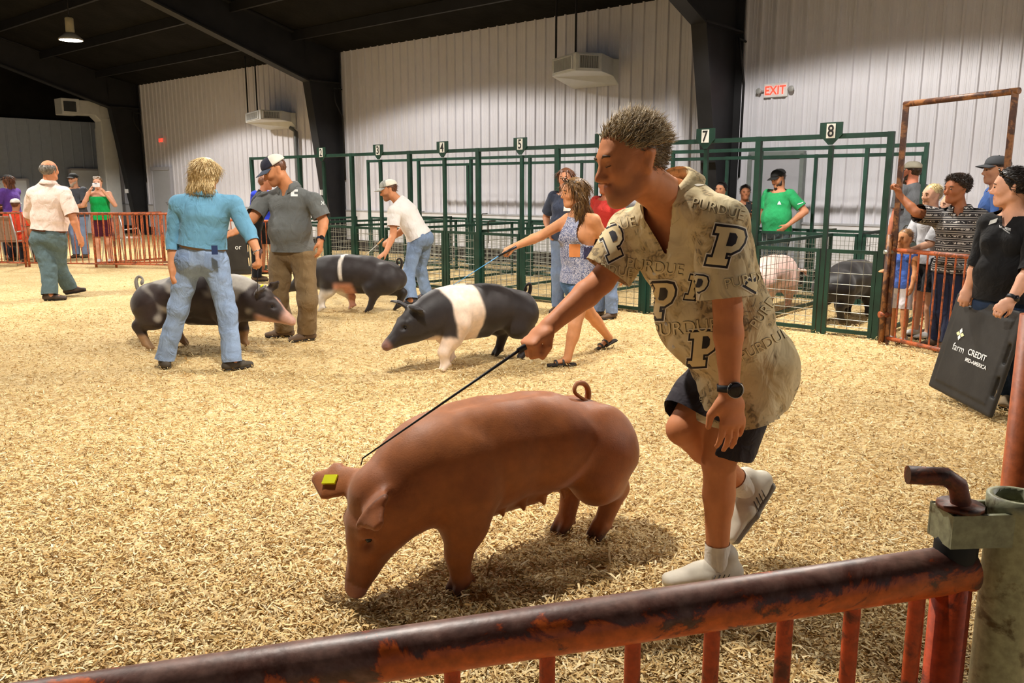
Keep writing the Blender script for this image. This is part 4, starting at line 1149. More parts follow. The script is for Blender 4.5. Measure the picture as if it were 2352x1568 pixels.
def hair_short(H, mat, parent, n=1500, L=.03, w=.0022, flow=(-.6, 0, .35), seed=1, fx=.052, fz=.062, low=-.085, h=.007, puff=.006, grav=0., lift=.5, rnd=.3, top=0.):
    q = H.q; k = H.s
    fl = H.M.T @ np.array(flow)
    r = np.array((.098 + puff, .076 + puff, .090 + puff + top * .4))
    pr = [(el(q(-.014, 0, .035 + top * .3), r * k, H.M), .01), (half(q(fx, 0, fz), H.x * .75 - H.z * .66, .3), .012 * k), (half(q(0, 0, low), -H.z, .3), .01)]
    for sg in (-1, 1): pr.append((sub(el(q(-.006, sg * .085, -.01), np.array((.024, .02, .036)) * k, H.M)), .008))
    V, Q = sdf_mesh(pr, h)
    V = V + vnorm(V, Q) * (.002 * wob(V, seed, 260))[:, None]
    o = link('hair', mesh_np('hair', V, Q, True), mat, parent)
    if n:
        X, N, Rt, Nw = scalp(H, n, seed, lambda X: hairline(X, fx - .004, fz + .004, low + .008) & ~((np.abs(X[:, 1]) > .06) & (X[:, 2] < .03) & (X[:, 0] > -.035)), r=r * .99, c=(-.014, 0, .035 + top * .3))
        tufts(Rt, Nw, np.tile(fl, (len(Rt), 1)), L * k, w * k, seed, mat, o, 'hair_tufts', lift, rnd, grav)
    return o
def beard(H, mat, parent, big=0., h=.008):
    q, k = H.q, H.s
    pr = [(ec(q(.040, 0, -.055), q(.068, 0, -.105 - big), H.y, (.058 * k, .045 * k), (.036 * k, .034 * k)), .02)]
    for sg in (-1, 1): pr.append((rc(q(.0, sg * .064, -.015), q(.03, sg * .056, -.07), .012 * k, .022 * k), .02))
    pr.append((rc(q(.100, -.022, -.048), q(.100, .022, -.048), .009 * k, .009 * k), .012))
    pr.append((sub(el(q(.105, 0, -.062), np.array((.02, .02, .006)) * k, H.M)), .006)); pr.append((sub(el(q(.075, 0, -.005), np.array((.06, .06, .042)) * k, H.M)), .008))
    V, Q = sdf_mesh(pr, h); V = V + vnorm(V, Q) * (.002 * wob(V, 5, 260))[:, None]
    return link('beard', mesh_np('beard', V, Q, True), mat, parent)
def cap(H, mc, mbrim, parent, back=False, mesh_back=None, up=.0, tilt=0.):
    """baseball cap: crown of panels and curved brim"""
    q = H.q; n, m = 28, 9; V = []; Fq = []
    ct, stl = math.cos(tilt), math.sin(tilt)
    def p(x, y, z): return q(x * ct + z * stl, y, .045 - x * stl + z * ct)
    fx = -1 if back else 1
    for i in range(m + 1):
        a = math.pi / 2 * i / m
        for j in range(n):
            b = 2 * math.pi * j / n; r = math.cos(a) ** .75; zz = .085 * math.sin(a) * (1 + .12 * math.cos(b) * fx * math.cos(a)) + .008 + up
            V.append(p(-.014 + .116 * r * math.cos(b), .091 * r * math.sin(b), zz))
    Fq = [(i * n + j, i * n + (j + 1) % n, (i + 1) * n + (j + 1) % n, (i + 1) * n + j) for i in range(m) for j in range(n)]
    me = bpy.data.meshes.new('cap'); me.from_pydata([tuple(v) for v in V], [], Fq); me.update(); me.polygons.foreach_set('use_smooth', [True] * len(me.polygons))
    me.materials.append(mc)
    if mesh_back:
        me.materials.append(mesh_back)
        for k_, f in enumerate(me.polygons):
            b = 2 * math.pi * ((k_ % n) + .5) / n
            if math.cos(b) * fx < .25: f.material_index = 1
    o = link('cap', me, None, parent); sm = o.modifiers.new('solid', 'SOLIDIFY'); sm.thickness = .003
    W, B = [], []
    nu, nv = 14, 5
    for i in range(nu + 1):
        u = (i / nu * 2 - 1); b = u * 1.15
        for j in range(nv + 1):
            v = j / nv
            W.append(p(-.014 + fx * (.115 * math.cos(b) + v * .078 * (math.cos(b * .9) ** .5)), .090 * math.sin(b), .012 + up - .020 * u * u - .018 * v + .004))
    B = [(i * (nv + 1) + j, i * (nv + 1) + j + 1, (i + 1) * (nv + 1) + j + 1, (i + 1) * (nv + 1) + j) for i in range(nu) for j in range(nv)]
    me = bpy.data.meshes.new('brim'); me.from_pydata([tuple(v) for v in W], [], B); me.update(); me.polygons.foreach_set('use_smooth', [True] * len(B))
    b_ = link('brim', me, mbrim, o); sm = b_.modifiers.new('solid', 'SOLIDIFY'); sm.thickness = .004
    MB().lathe(p(-.014, 0, .093 + up), [(0, .006), (.006, .004), (.007, 0), (.0, -.002)], 10, H.z).build('button', mc, o)
    return o
def shoe(an, tdir, up, S, mat, msole, parent, h=.008, name='shoe', open_toe=False):
    x = unit(tdir); z = unit(np.asarray(up, float) - x * (np.asarray(up) @ x)); y = np.cross(z, x)
    b = np.asarray(an, float) - z * .082 * S; q = lambda a, c, d: b + (x * a + y * c + z * d) * S; k = S
    M = np.array([x, y, z])
    pr = [(ec(q(-.055, 0, .042), q(.06, 0, .040), y, (.038 * k, .036 * k), (.045 * k, .036 * k)), .02), (ec(q(.06, 0, .040), q(.165, 0, .030), y, (.046 * k, .034 * k), (.036 * k, .022 * k)), .02),
          (rc(q(-.02, 0, .055), q(-.028, 0, .100), .042 * k, .040 * k), .03), (rc(q(.02, 0, .06), q(.09, 0, .05), .03 * k, .022 * k), .02),
          (sub(bx(q(.05, 0, -.045), np.array((.2, .1, .060)) * k, M, .002)), .003)]
    V, Q = sdf_mesh(pr, h)
    o = link(name, mesh_np(name, V, Q, True), mat, parent)
    pr = [(ec(q(-.055, 0, .014), q(.06, 0, .014), y, (.043 * k, .018 * k), (.049 * k, .018 * k)), .01), (ec(q(.06, 0, .014), q(.168, 0, .016), y, (.050 * k, .018 * k), (.040 * k, .016 * k)), .01)]
    V, Q = sdf_mesh(pr, h, 1)
    link('sole', mesh_np('sole', V, Q, True), msole, o)
    return o, q
def band(c, up, lat, rl, rf, hgt, mat, parent, name, n=40, rec=0.):
    """flat ring such as a belt or strap"""
    up = unit(up); l = unit(np.asarray(lat) - up * (np.asarray(lat) @ up)); f = np.cross(l, up); V = []
    for dz, dr in ((-hgt / 2, 0), (-hgt / 2, .004), (hgt / 2, .004), (hgt / 2, 0)):
        for k in range(n):
            a = 2 * math.pi * k / n; V.append(np.asarray(c) + l * (rl + dr) * math.cos(a) + f * (rf + dr) * math.sin(a) + up * dz)
    mb = MB(); mb.add(V, [(i * n + k, i * n + (k + 1) % n, ((i + 1) % 4) * n + (k + 1) % n, ((i + 1) % 4) * n + k) for i in range(4) for k in range(n)], True)
    return mb.build(name, mat, parent)
def collar(nk, up, fw, r, mat, parent, spread=.05, hgt=.045, fall=.05, gap=.5):
    """folded shirt collar, open at the front"""
    up = unit(up); fw = unit(np.asarray(fw) - up * (np.asarray(fw) @ up)); l = np.cross(up, fw); V = []; n = 26
    rows = ((r, -.015, 0), (r * 1.0, hgt * .6, 0), (r * 1.06, hgt, 0), (r * 1.16, hgt * .85, .0), (r * 1.2 + .022, hgt - fall, .018))
    for rr, z, pt in rows:
        for i in range(n + 1):
            u = i / n * 2 - 1; a = math.pi + u * (math.pi - gap * (.6 if pt == 0 else .35)); front = max(0, math.cos(a)) ** 2
            V.append(np.asarray(nk) + (fw * math.cos(a) * 1.02 + l * math.sin(a)) * (rr + pt * front) + up * (z - front * (hgt * .55 + pt * 1.2)))
    Fq = [(i * (n + 1) + k, i * (n + 1) + k + 1, (i + 1) * (n + 1) + k + 1, (i + 1) * (n + 1) + k) for i in range(len(rows) - 1) for k in range(n)]
    mb = MB(); mb.add(V, Fq, True); o = mb.build('collar', mat, parent); s_ = o.modifiers.new('solid', 'SOLIDIFY'); s_.thickness = .004
    return o

EYE_MESH = MB().lathe((0, 0, 0), [(0, -.006), (.006, -.0045), (.0085, 0), (.006, .0045), (0, .006)], 10).mesh('eye'); EYE_MESH.materials.append(MEYE)
MBROW = simple('brow_brown', hexc('4a3424'), .7)
def human(label, J, S=1., h=.010, skin='light', g=1., bel=0., shirt=None, pants=None, shoes=None, hands=None, headsc=1., jaw=1., face=None, cat='person', group=None, bust=0., legs=True, extra=None):
    """J = 3D joints. returns (empty, Head, dict of garments)"""
    H = Head(J['head'], J['hf'], J['hu'], S * headsc)
    pel, nk = J['pel'], J['neck']; U = unit(nk - pel); L = unit(J['shL'] - J['shR']); F_ = unit(np.cross(L, U)); Lp = unit(J['hipL'] - J['hipR']); Fp = unit(np.cross(Lp, U))
    base = np.array([pel[0], pel[1], 0.]) if 'base' not in J else J['base']
    t = empty('person', base, 0, label, cat, group)
    bl = lerp(pel, nk, .34); ch = lerp(pel, nk, .70); k = S
    def torso(o, gg, low=0.):
        a = [(ec(pel - U * low, bl, Lp, (.150 * k * gg + o, .108 * k * gg + o), (.140 * k * gg + o, .104 * k * gg + o)), .05),
             (ec(bl, ch, L, (.140 * k * gg + o, .104 * k * gg + o), (.158 * k * (gg * .5 + .5) + o, .112 * k * (gg * .5 + .5) + o)), .05),
             (ec(ch, nk - U * .045 * k, L, (.156 * k * (gg * .5 + .5) + o, .108 * k + o), (.085 * k + o, .068 * k + o)), .05)]
        for sd in 'LR': a.append((rc(nk - U * .045 * k, J['sh' + sd], .056 * k + o, .056 * k + o), .05))
        if bel: a.append((el(bl + F_ * (.045 + .3 * bel) * k - U * .02, np.array((.10 + bel * .6, .15 * gg, .15)) * k + o, np.array([F_, L, U])), .06))
        if bust:
            for sg in (-1, 1): a.append((el(ch + F_ * .085 * k + L * sg * .07 * k - U * .03 * k, np.array((.06, .065, .065)) * k * bust + o, np.array([F_, L, U])), .04))
        return a
    prims = torso(-.006, g)
    for sg in (-1, 1): prims.append((el(pel - Fp * .045 * k + Lp * sg * .068 * k - U * .045 * k, np.array((.088, .085, .095)) * k * g), .05))
    prims.append((rc(nk - U * .03 * k, H.q(-.02, 0, -.05), .062 * k * (g * .5 + .5), .057 * k * (g * .4 + .6)), .04))
    for sd in 'LR':
        sh, e_, w_ = J['sh' + sd], J['el' + sd], J['wr' + sd]
        ag = .5 + .5 * g
        prims += [(rc(sh, e_, .052 * k * ag, .041 * k * ag), .03), (rc(e_, lerp(e_, w_, .3), .041 * k * ag, .043 * k * ag), .012), (rc(lerp(e_, w_, .3), w_, .042 * k * ag, .028 * k), .012)]
        hd = (hands or {}).get(sd)
        if hd: prims += hand_prims(w_, S=k * hd.get('S2', 1.), **{a_: b_ for a_, b_ in hd.items() if a_ != 'S2'})
        else: prims.append((ec(w_, w_ + unit(w_ - e_) * .10 * k, L, (.03 * k, .02 * k), (.02 * k, .016 * k)), .02))
        if legs:
            hp, kn, an = J['hip' + sd], J['kn' + sd], J['an' + sd]; c_ = lerp(kn, an, .32)
            prims += [(rc(hp, kn, .086 * k * g, .057 * k), .05), (rc(kn, c_, .052 * k, .050 * k), .015), (rc(c_, an, .050 * k, .036 * k), .02)]
            prims.append((rc(lerp(kn, an, .15) - unit(J['to' + sd] - an) * .014 * k, lerp(kn, an, .45) - unit(J['to' + sd] - an) * .012 * k, .042 * k, .036 * k), .03))
            prims.append((ec(an - unit(an - kn) * -.03 * k, an + unit(J['to' + sd] - an) * .10 * k + np.array([0, 0, -.03]) * k, Lp, (.032 * k, .03 * k), (.036 * k, .018 * k)), .03))
    prims += head_prims(H, jaw)
    if extra: prims += extra(H, F_, U, L)
    V, Q = sdf_mesh(prims, h)
    X = H.loc(V); sc = np.array(skinc(skin) if isinstance(skin, str) else skin)
    col = sc[None] * (1 + .06 * wob(V, 2, 22))[:, None]
    lips = sstep(.016, .008, np.abs(X[:, 2] + .062)) * sstep(.028, .016, np.abs(X[:, 1])) * (X[:, 0] > .078)
    col = col * (1 - .45 * lips[:, None]) + np.array(hexc('a0503f'))[None] * .45 * lips[:, None]
    rd = (sstep(.035, .01, np.sqrt((X[:, 0] - .085) ** 2 + (np.abs(X[:, 1]) - .04) ** 2 + (X[:, 2] + .025) ** 2)) + sstep(.018, .008, np.sqrt((X[:, 0] - .115) ** 2 + X[:, 1] ** 2 + (X[:, 2] + .026) ** 2))) * .25
    col = col * (1 - rd[:, None] * np.array([.05, .3, .3])[None])
    if face and 'stubble' in face:
        st = sstep(-.02, -.045, X[:, 2]) * sstep(-.15, -.12, X[:, 2]) * sstep(.0, .03, X[:, 0]) * sstep(.2, .1, X[:, 0]) * (1 - lips) * (np.abs(X[:, 1]) < .09)
        col = col * (1 - st[:, None] * face['stubble']) + np.array(face.get('stubc', hexc('5a4438')))[None] * st[:, None] * face['stubble']
    o = link('body', mesh_np('body', V, Q, True, col), MSKIN, t)
    if not (face and face.get('shut')):
        for sg in (-1, 1):
            link('eye', EYE_MESH, None, t, False).matrix_parent_inverse = wm(t).inverted()
            e_ = t.children[-1] if False else COL.objects[-1]; e_.location = H.q(.0885, sg * .033, .007); e_.scale = (H.s,) * 3
            MB().tube([H.q(.094, sg * .014, .026), H.q(.096, sg * .03, .031), H.q(.084, sg * .052, .026)], [.002, .0045, .002], 5).build('eyebrow', MBROW, t)
    out = {}
    if shirt:
        oo = shirt.get('o', .014) * k; low = shirt.get('low', .10) * k; hs = shirt.get('h', h)
        dn = unit(-U * (1 - shirt.get('grav', .0)) - ZV * shirt.get('grav', .0) + F_ * shirt.get('drape', 0.))
        hem = pel + dn * low
        pr = torso(oo, g, 0.)
        pr.append((ec(pel, pel + dn * (low + .05), Lp, (.150 * k * g + oo, .112 * k * g + oo), (.158 * k * g + oo, .124 * k * g + oo)), .05))
        if low > .05:
            for sg in (-1, 1): pr.append((el(pel - Fp * .04 * k + Lp * sg * .068 * k - U * .04 * k, np.array((.082, .085, .095)) * k * g + oo), .06))
        for sd in 'LR': pr.append((rc(J['sh' + sd], lerp(J['sh' + sd], J['el' + sd], .12), shirt.get('sr', .070) * k * .97, shirt.get('sr', .070) * k * .9), .03)) if shirt.get('sleeve', .62) is not None else None
        if shirt.get('stub', True): pr.append((rc(nk - U * .05, nk + U * .05, .074 * k, .072 * k), .03))
        cuts = [(hem, unit(dn + shirt.get('hemtilt', 0) * F_), .75), (nk + U * shirt.get('neck', .0) * k, unit(U + F_ * shirt.get('vtilt', .45)), shirt.get('vR', .16) * k)]
        for c_ in shirt.get('cuts', ()): cuts.append(c_(J, H, F_, U, L, k))
        V, Q = sdf_mesh(pr, hs)
        V, Q = cutmesh(V, Q, cuts)
        if 'vneck' in shirt:                                    # open collar: depth, half slope
            dep, slp = shirt['vneck']; zv = (nk - U * dep * k); q_ = V - zv; zz = q_ @ U; ll = q_ @ L; ff = q_ @ F_
            lim = np.maximum(zz, 0) * slp; m_ = (zz > 0) & (np.abs(ll) < lim) & (ff > 0)
            Q = Q[~m_[Q].all(1)]; us = np.zeros(len(V), bool); us[Q.ravel()] = True; mm = m_ & us
            V[mm] += L[None] * (np.sign(ll[mm]) * lim[mm] - ll[mm])[:, None]
            mp = np.cumsum(us) - 1; V, Q = V[us], mp[Q]
        cl = shirt.get('sleeve', .62)
        if cl is not None:
            r0 = shirt.get('sr', .070) * k
            for sd in 'LR':
                sh, e_, w_ = J['sh' + sd], J['el' + sd], J['wr' + sd]; c2 = cl if not isinstance(cl, dict) else cl[sd]
                pp = [(rc(sh, e_, r0 * 1.0, r0 * (1.02 if c2 <= 1 else .80)), .03)]
                if c2 > 1: pp.append((rc(e_, w_, r0 * .80, r0 * .62), .03))
                pt = lerp(sh, e_, c2) if c2 <= 1 else lerp(e_, w_, c2 - 1)
                V2, Q2 = cutmesh(*sdf_mesh(pp, hs), [(pt, unit(e_ - sh) if c2 <= 1 else unit(w_ - e_), .4)])
                Q = np.concatenate([Q, Q2 + len(V)]); V = np.concatenate([V, V2])
        f1 = shirt.get('fold', .006)
        V = V + vnorm(V, Q) * (f1 * np.abs(wob(V, shirt.get('seed', 3), shirt.get('ff', 20), 4)) ** 1.0 * 1.2 + f1 * .35 * wob(V, 9, 55) - f1 * .3)[:, None]
        V = lap(V, Q, .4)
        s_ = link(shirt.get('name', 'shirt'), mesh_np('shirt', V, Q, True, shirt['col'](V, J) if 'col' in shirt else None), shirt['mat'], t)
        out['shirt'] = s_; out['shirt_geo'] = (V, Q)
        if shirt.get('collar'): collar(nk + U * shirt.get('cz', .0), unit(U * .9 + (J['head'] - nk) * .9), F_, .072 * k * shirt.get('cr', 1.), shirt.get('collarmat', shirt['mat']), s_, gap=shirt['collar'])
    if pants and legs:
        oo = pants.get('o', .012) * k; end = pants.get('end', 2.02); w0 = pants.get('waist', .12) * k; kr = pants.get('kr', .072) * k; ar = pants.get('ar', .066) * k
        pr = [(ec(pel - U * .02 * k, pel + U * (w0 + .06), Lp, (.154 * k * g + oo, .110 * k * g + oo), (.142 * k * g + oo, .106 * k * g + oo)), .05)]
        for sg in (-1, 1): pr.append((el(pel - Fp * .045 * k + Lp * sg * .068 * k - U * .045 * k, np.array((.088, .085, .095)) * k * g + oo), .05))
        cuts = [(pel + U * w0, U, .5)]
        for sd in 'LR':
            hp, kn, an = J['hip' + sd], J['kn' + sd], J['an' + sd]
            pr.append((rc(hp, kn, .093 * k * g + oo * .6, kr), .04))
            if end > 1: pr.append((rc(kn, an + unit(an - kn) * .09, kr, ar), .04))
            else: pr.append((rc(lerp(hp, kn, .5), kn, .086 * k * g + oo, kr), .03))
            pt = lerp(hp, kn, end) if end <= 1 else lerp(kn, an, end - 1); nr = unit(kn - hp) if end <= 1 else unit(an - kn)
            if end > 1: nr = unit(nr + np.array([0, 0, -.6]))
            cuts.append((pt, nr, (1 - end) * np.linalg.norm(kn - hp) + .15 if end <= 1 else .2))
        V, Q = sdf_mesh(pr, pants.get('h', h)); V, Q = cutmesh(V, Q, cuts)
        f1 = pants.get('fold', .006); V = V + vnorm(V, Q) * (f1 * wob(V, 13, 24, 4, (1, 1, 1.6)) + f1 * .4 * wob(V, 14, 60))[:, None]; V = lap(V, Q, .4)
        p_ = link(pants.get('name', 'trousers'), mesh_np('trousers', V, Q, True), pants['mat'], t); out['pants'] = p_; out['pants_geo'] = (V, Q)
        if 'belt' in pants: band(pel + U * (w0 - .012), U, Lp, .148 * k * g + oo + .004, .109 * k * g + oo + .004, .036 * k, pants['belt'], p_, 'belt')
    if shoes and legs:
        for sd in 'LR':
            td = J['to' + sd] - J['an' + sd]; td = unit(td); kn, an = J['kn' + sd], J['an' + sd]
            up = J.get('up' + sd, ZV)
            s_, q_ = shoe(an, td - unit(up) * (td @ unit(up)), up, k * shoes.get('s', 1.), shoes['mat'], shoes['sole'], t, shoes.get('h', max(.008, h * .9)), shoes.get('name', 'shoe'))
            out['shoe' + sd] = (s_, q_)
    return t, H, out
# ---- the man in the letter-print shirt, driving the red pig
def letter_print_shirt():
    m, nt, b = nmat('letter_print_shirt'); v = texco(nt)
    f = noise(nt, v, 7, 5, .6, 1.2); l = noise(nt, texco(nt, (1, 1, 1)), 26, 3, .5, 2.5)
    base = ramp(nt, noise(nt, v, 5, 3), [(.35, hexc('d0bc92')), (.65, hexc('e4d4ae'))])
    leaf = mix(nt, ramp(nt, l, [(.50, (0, 0, 0)), (.58, (1, 1, 1))]), hexc('bda478'), hexc('665540'))
    c = mix(nt, ramp(nt, f, [(.47, (0, 0, 0)), (.55, (.8, .8, .8))]), base, leaf)
    nt.links.new(c, b.inputs['Base Color']); b.inputs['Roughness'].default_value = .8; b.inputs['Specular IOR Level'].default_value = .2
    wrinkle(nt, b, v, .9)
    return m
def main_man():
    Y = 2.82
    J = dict(head=P(1452, 375, 2.60), hf=(-.93, -.30, -.17), hu=(-.20, .02, 1), neck=P(1540, 445, 2.74), pel=P(1700, 838, 2.88),
             shL=P(1652, 515, 2.62), elL=P(1672, 712, 2.58), wrL=P(1676, 898, 2.56), shR=P(1450, 545, 2.88), elR=P(1382, 645, 2.86), wrR=P(1262, 748, 2.74),
             hipL=P(1718, 858, 2.80), knL=P(1650, 1062, 2.80), anL=P(1648, 1288, 2.83), hipR=P(1668, 850, 2.98), knR=P(1568, 985, 2.86), anR=P(1712, 1120, 3.03))
    fl = G(1545, 1352); J['toL'] = J['anL'] + np.array([-.16, -.03, -.05]); J['upL'] = ZV
    J['toR'] = P(1690, 1222, 3.0); J['upR'] = unit(P(1640, 1120, 2.95) - P(1790, 1230, 3.0))
    J['base'] = np.array([J['anL'][0], J['anL'][1], 0])
    skin = hexc('cc8458')
    hands = {'L': dict(d=P(1686, 1000, 2.54) - J['wrL'], pn=np.array([-.35, .9, 0.]), th=np.array([-1., -.3, 0]), curl=.26, spread=.06, thumb=.2, f0=.05, S2=1.14),
             'R': dict(d=P(1218, 786, 2.70) - J['wrR'], pn=np.array([.25, .15, -1.]), th=np.array([-.3, -1., -.2]), curl=1.22, spread=0, thumb=.75, f0=.2, S2=1.08)}
    MS = letter_print_shirt()
    t, H, o = human('man in a tan letter-print shirt and dark shorts driving the red pig', J, 1.04, .0065, skin, 1.10, .03,
                    shirt=dict(mat=MS, o=.024, low=.125, grav=.75, drape=.22, hemtilt=-.38, sleeve={'L': .86, 'R': .80}, sr=.086, neck=.035, vtilt=.35, vR=.15, vneck=(.15, .42), collar=1.2, cr=1.05, fold=.010, ff=15, seed=7, h=.008),
                    pants=dict(mat=cloth('charcoal_shorts', hexc('2e2a30'), .8), end=.86, kr=.092, o=.016, name='shorts', fold=.007, h=.008), hands=hands, headsc=1.02,
                    face=dict(stubble=.28, stubc=hexc('6a5348'), shut=True))
    # hair
    MH = hairmat('sandy_grey_hair', hexc('7c6648'), hexc('c8b088'))
    ho = hair_short(H, hairmat('sandy_dark_hair', hexc('5e4c38'), hexc('8a7454')), t, 2600, .020, .0016, (-.7, 0, -.35), 4, .060, .066, -.070, .006, .002, lift=.25, rnd=.25)
    X, N, Rt, Nw = scalp(H, 5200, 14, lambda X: hairline(X, .062, .066, .035), (.103, .080, .098), (-.012, 0, .037))
    tufts(Rt, Nw, np.tile(H.M.T @ np.array((-.7, .15, .35)), (len(Rt), 1)), .036, .0019, 15, MH, ho, 'hair_tufts', .42, .24)
    for sg in (-1, 1):
        MB().tube([H.q(.096, sg * .014, .028), H.q(.098, sg * .03, .033), H.q(.088, sg * .05, .028)], [.003, .005, .002], 6).build('eyebrow', MBROW, t)
        MB().tube([H.q(.094, sg * .020, .003), H.q(.096, sg * .032, .001), H.q(.088, sg * .046, .003)], [.001, .0016, .001], 6).build('eyelash', simple('lash', (.05, .03, .02), .6), t)
    # moustache of short stubble
    X, N, Rt, Nw = scalp(H, 9000, 9, lambda X: (X[:, 0] > .02) & (X[:, 2] < -.015) & (X[:, 2] > -.045) & (np.abs(X[:, 1]) < .02), (.1025, .05, .06), (0, 0, 0))
    # socks, shoes
    MSH = simple('shoe_white', hexc('cfc6b4'), .6, 0, .08, 25); MSO = simple('shoe_sole', hexc('d6cfc0'), .6); MG = simple('shoe_grey', hexc('8a8478'), .7)
    MSK = cloth('sock_white', hexc('ded6ca'))
    for sd in 'LR':
        an, kn = J['an' + sd], J['kn' + sd]; td = unit(J['to' + sd] - an); up = J['up' + sd]
        s_, q = shoe(an, td - up * (td @ unit(up)), up, 1.12, MSH, MSO if sd == 'L' else MG, t, .006)
        u = unit(kn - an)
        MB().tube([an - u * .03, an + u * .02, an + u * .075], [.050, .047, .045], 20, False).build('sock', MSK, t)
        for i in range(5): MB().tube([q(.035 + i * .018, -.030, .055 - i * .003), q(.04 + i * .018, 0, .084 - i * .0075), q(.035 + i * .018, .030, .055 - i * .003)], .0032, 6).build('lace', simple('lace', hexc('b0a898'), .8), s_)
        for sg in (-1, 1):
            for i in range(4): MB().tube([q(-.005 + i * .016, sg * .0485, .022), q(-.022 + i * .016, sg * .046, .056)], .0022, 5).build('stripe', simple('stripe_dark', hexc('4a423c'), .7), s_)
        MB().tube([q(-.004, -.035, .105), q(.012, 0, .118), q(-.004, .035, .105)], .008, 8).build('tongue', MG, s_)
    # watch and ring
    u = unit(J['wrL'] - J['elL']); wc = J['wrL'] - u * .012
    lat = unit(np.cross(u, np.array([0, 1., 0])))
    w = band(wc, u, lat, .036, .031, .022, simple('watch_strap', hexc('1a1c22'), .5), t, 'wristwatch')
    fc = unit(np.array([.25, -1, 0.])); MB().lathe(wc + fc * .030, [(.0, 0), (.024, 0), (.026, .004), (.024, .011), (.021, .012), (0, .012)], 28, fc).build('watch_case', simple('watch_black', (.01, .01, .012), .12, 0, 0), w)
    MB().tube([wc + fc * .038 + (lat * math.cos(a) + u * math.sin(a)) * .025 for a in np.linspace(0, 2 * math.pi, 24)[:-1]], .002, 6, closed=True).build('watch_bezel', simple('bezel', (.5, .5, .5), .3, .9), w)
    # the prints
    V, Q = o['shirt_geo']; bv = bvh_of(V, Q); so = o['shirt']
    MK = simple('print_black', hexc('1c1620'), .7); MC = simple('print_cream', hexc('e0cda0'), .75); MWH = simple('print_white', hexc('efe6d4'), .75); MT = simple('print_brown_line', hexc('7a6646'), .75)
    # block letter P with slab feet (unit square), outer outline and bowl
    outer = [(-.42, -.5), (.18, -.5), (.18, -.32), (.08, -.32), (.08, -.16), (.22, -.16), (.42, -.04), (.5, .14), (.5, .3), (.4, .46), (.2, .5), (-.42, .5), (-.42, .32), (-.28, .32), (-.28, -.32), (-.42, -.32)]
    hole = [(.06, .06), (.16, .06), (.22, .12), (.22, .26), (.16, .32), (.06, .32)]
    def off(poly, d):
        n = len(poly); r = []
        for i in range(n):
            p0, p1, p2 = np.array(poly[i - 1]), np.array(poly[i]), np.array(poly[(i + 1) % n])
            a, b = unit(p1 - p0), unit(p2 - p1); na, nb = np.array([a[1], -a[0]]), np.array([b[1], -b[0]]); m_ = unit(na + nb); c = max(.5, m_ @ na)
            r.append(tuple(p1 + m_ * d / c))
        return r
    lay = [(off(outer, .10), (), MWH, .0018), (off(outer, .065), (), MK, .0028), (outer, (), MC, .0038), (off(hole[::-1], -.05)[::-1], (), MK, .0048)]
    def big_p(cx, cy, hgt, rot=0., sk=.15, wx=.85):
        ca, sa = math.cos(rot), math.sin(rot)
        def fn(x, y):
            X, Y_ = (x * wx + y * sk) * hgt, -y * hgt
            return cx + X * ca - Y_ * sa, cy + X * sa + Y_ * ca
        for pl, hl, mt, lf in lay:
            v2, f2 = poly_mesh(pl, .16, hl); wrap(v2, f2, fn, bv, mt, so, 'printed_letter', lf)
    for a in ((1666, 566, 88, .12), (1514, 690, 82, -.02), (1612, 800, 78, -.06), (1518, 540, 60, .1), (1408, 558, 66, -.5), (1592, 405, 60, .9), (1760, 640, 78, .55), (1556, 868, 52, .2), (1600, 660, 56, .1), (1502, 505, 44, .1)): big_p(*a)
    def word(txt, cx, cy, hgt, rot=0., wide=1.0):
        v2, f2 = text_mesh(txt, 1., True, .12); sz = v2.max(0) - v2.min(0); v2 = (v2 - (v2.max(0) + v2.min(0)) / 2) / sz[1]
        v3, f3 = text_mesh(txt, 1., False, .12); v3 = (v3 - (v3.max(0) + v3.min(0)) / 2) / sz[1]
        ca, sa = math.cos(rot), math.sin(rot)
        def fn(x, y):
            X, Y_ = x * wide * hgt, -y * hgt
            return cx + X * ca - Y_ * sa, cy + X * sa + Y_ * ca
        wrap(v2, f2, fn, bv, MT, so, 'printed_word', .0015, False); q_ = wrap(v3, f3, fn, bv, MC, so, 'printed_word', .003, False)
        for c_ in so.children:
            if c_.name.startswith('printed_word'): c_['kind'] = 'stuff'
    for a in (('PURDUE', 1650, 480, 24, .25), ('PURDUE', 1505, 612, 26, .12), ('PURDUE', 1572, 752, 30, -.1), ('PURDUE', 1398, 618, 22, .15), ('URDUE', 1410, 520, 24, -.25), ('PURDUE', 1725, 640, 24, -.2), ('PURDUE', 1765, 700, 24, -.95), ('PURDUE', 1755, 790, 24, -.5), ('PURDUE', 1580, 916, 14, .02)): word(*a)
    for px, py in ((1503, 628), (1515, 686), (1531, 744), (1548, 796), (1562, 846)):
        r = ray(px, py); hit, nr, _, _ = bv.ray_cast(Vector(CC), Vector(unit(r)), 9)
        if hit: MB().lathe(np.array(hit) , [(0, .004), (.006, .004), (.007, .001), (.0, 0)], 12, -unit(r)).build('button', simple('button_white', hexc('e8e4dc'), .3), so)
    # show stick
    hd = P(1235, 778, 2.70)
    s = empty('show_stick', hd, 0, 'thin black show stick reaching over the red pig', 'stick')
    a, b, c = P(1262, 762, 2.73), P(1190, 806, 2.68), P(833, 1052, 2.60)
    MBK = simple('stick_black', hexc('17161a'), .4)
    MB().tube([a, b], [.012, .009], 10).build('handle', simple('handle_red', hexc('8a2a22'), .5), s)
    MB().tube([a + (b - a) * .35, b], [.0125, .0095], 10).build('grip', MBK, s)
    MB().tube([b, lerp(b, c, .5), c, P(829, 1068, 2.60)], [.0055, .004, .0026, .002], 8).build('shaft', MBK, s)
main_man()
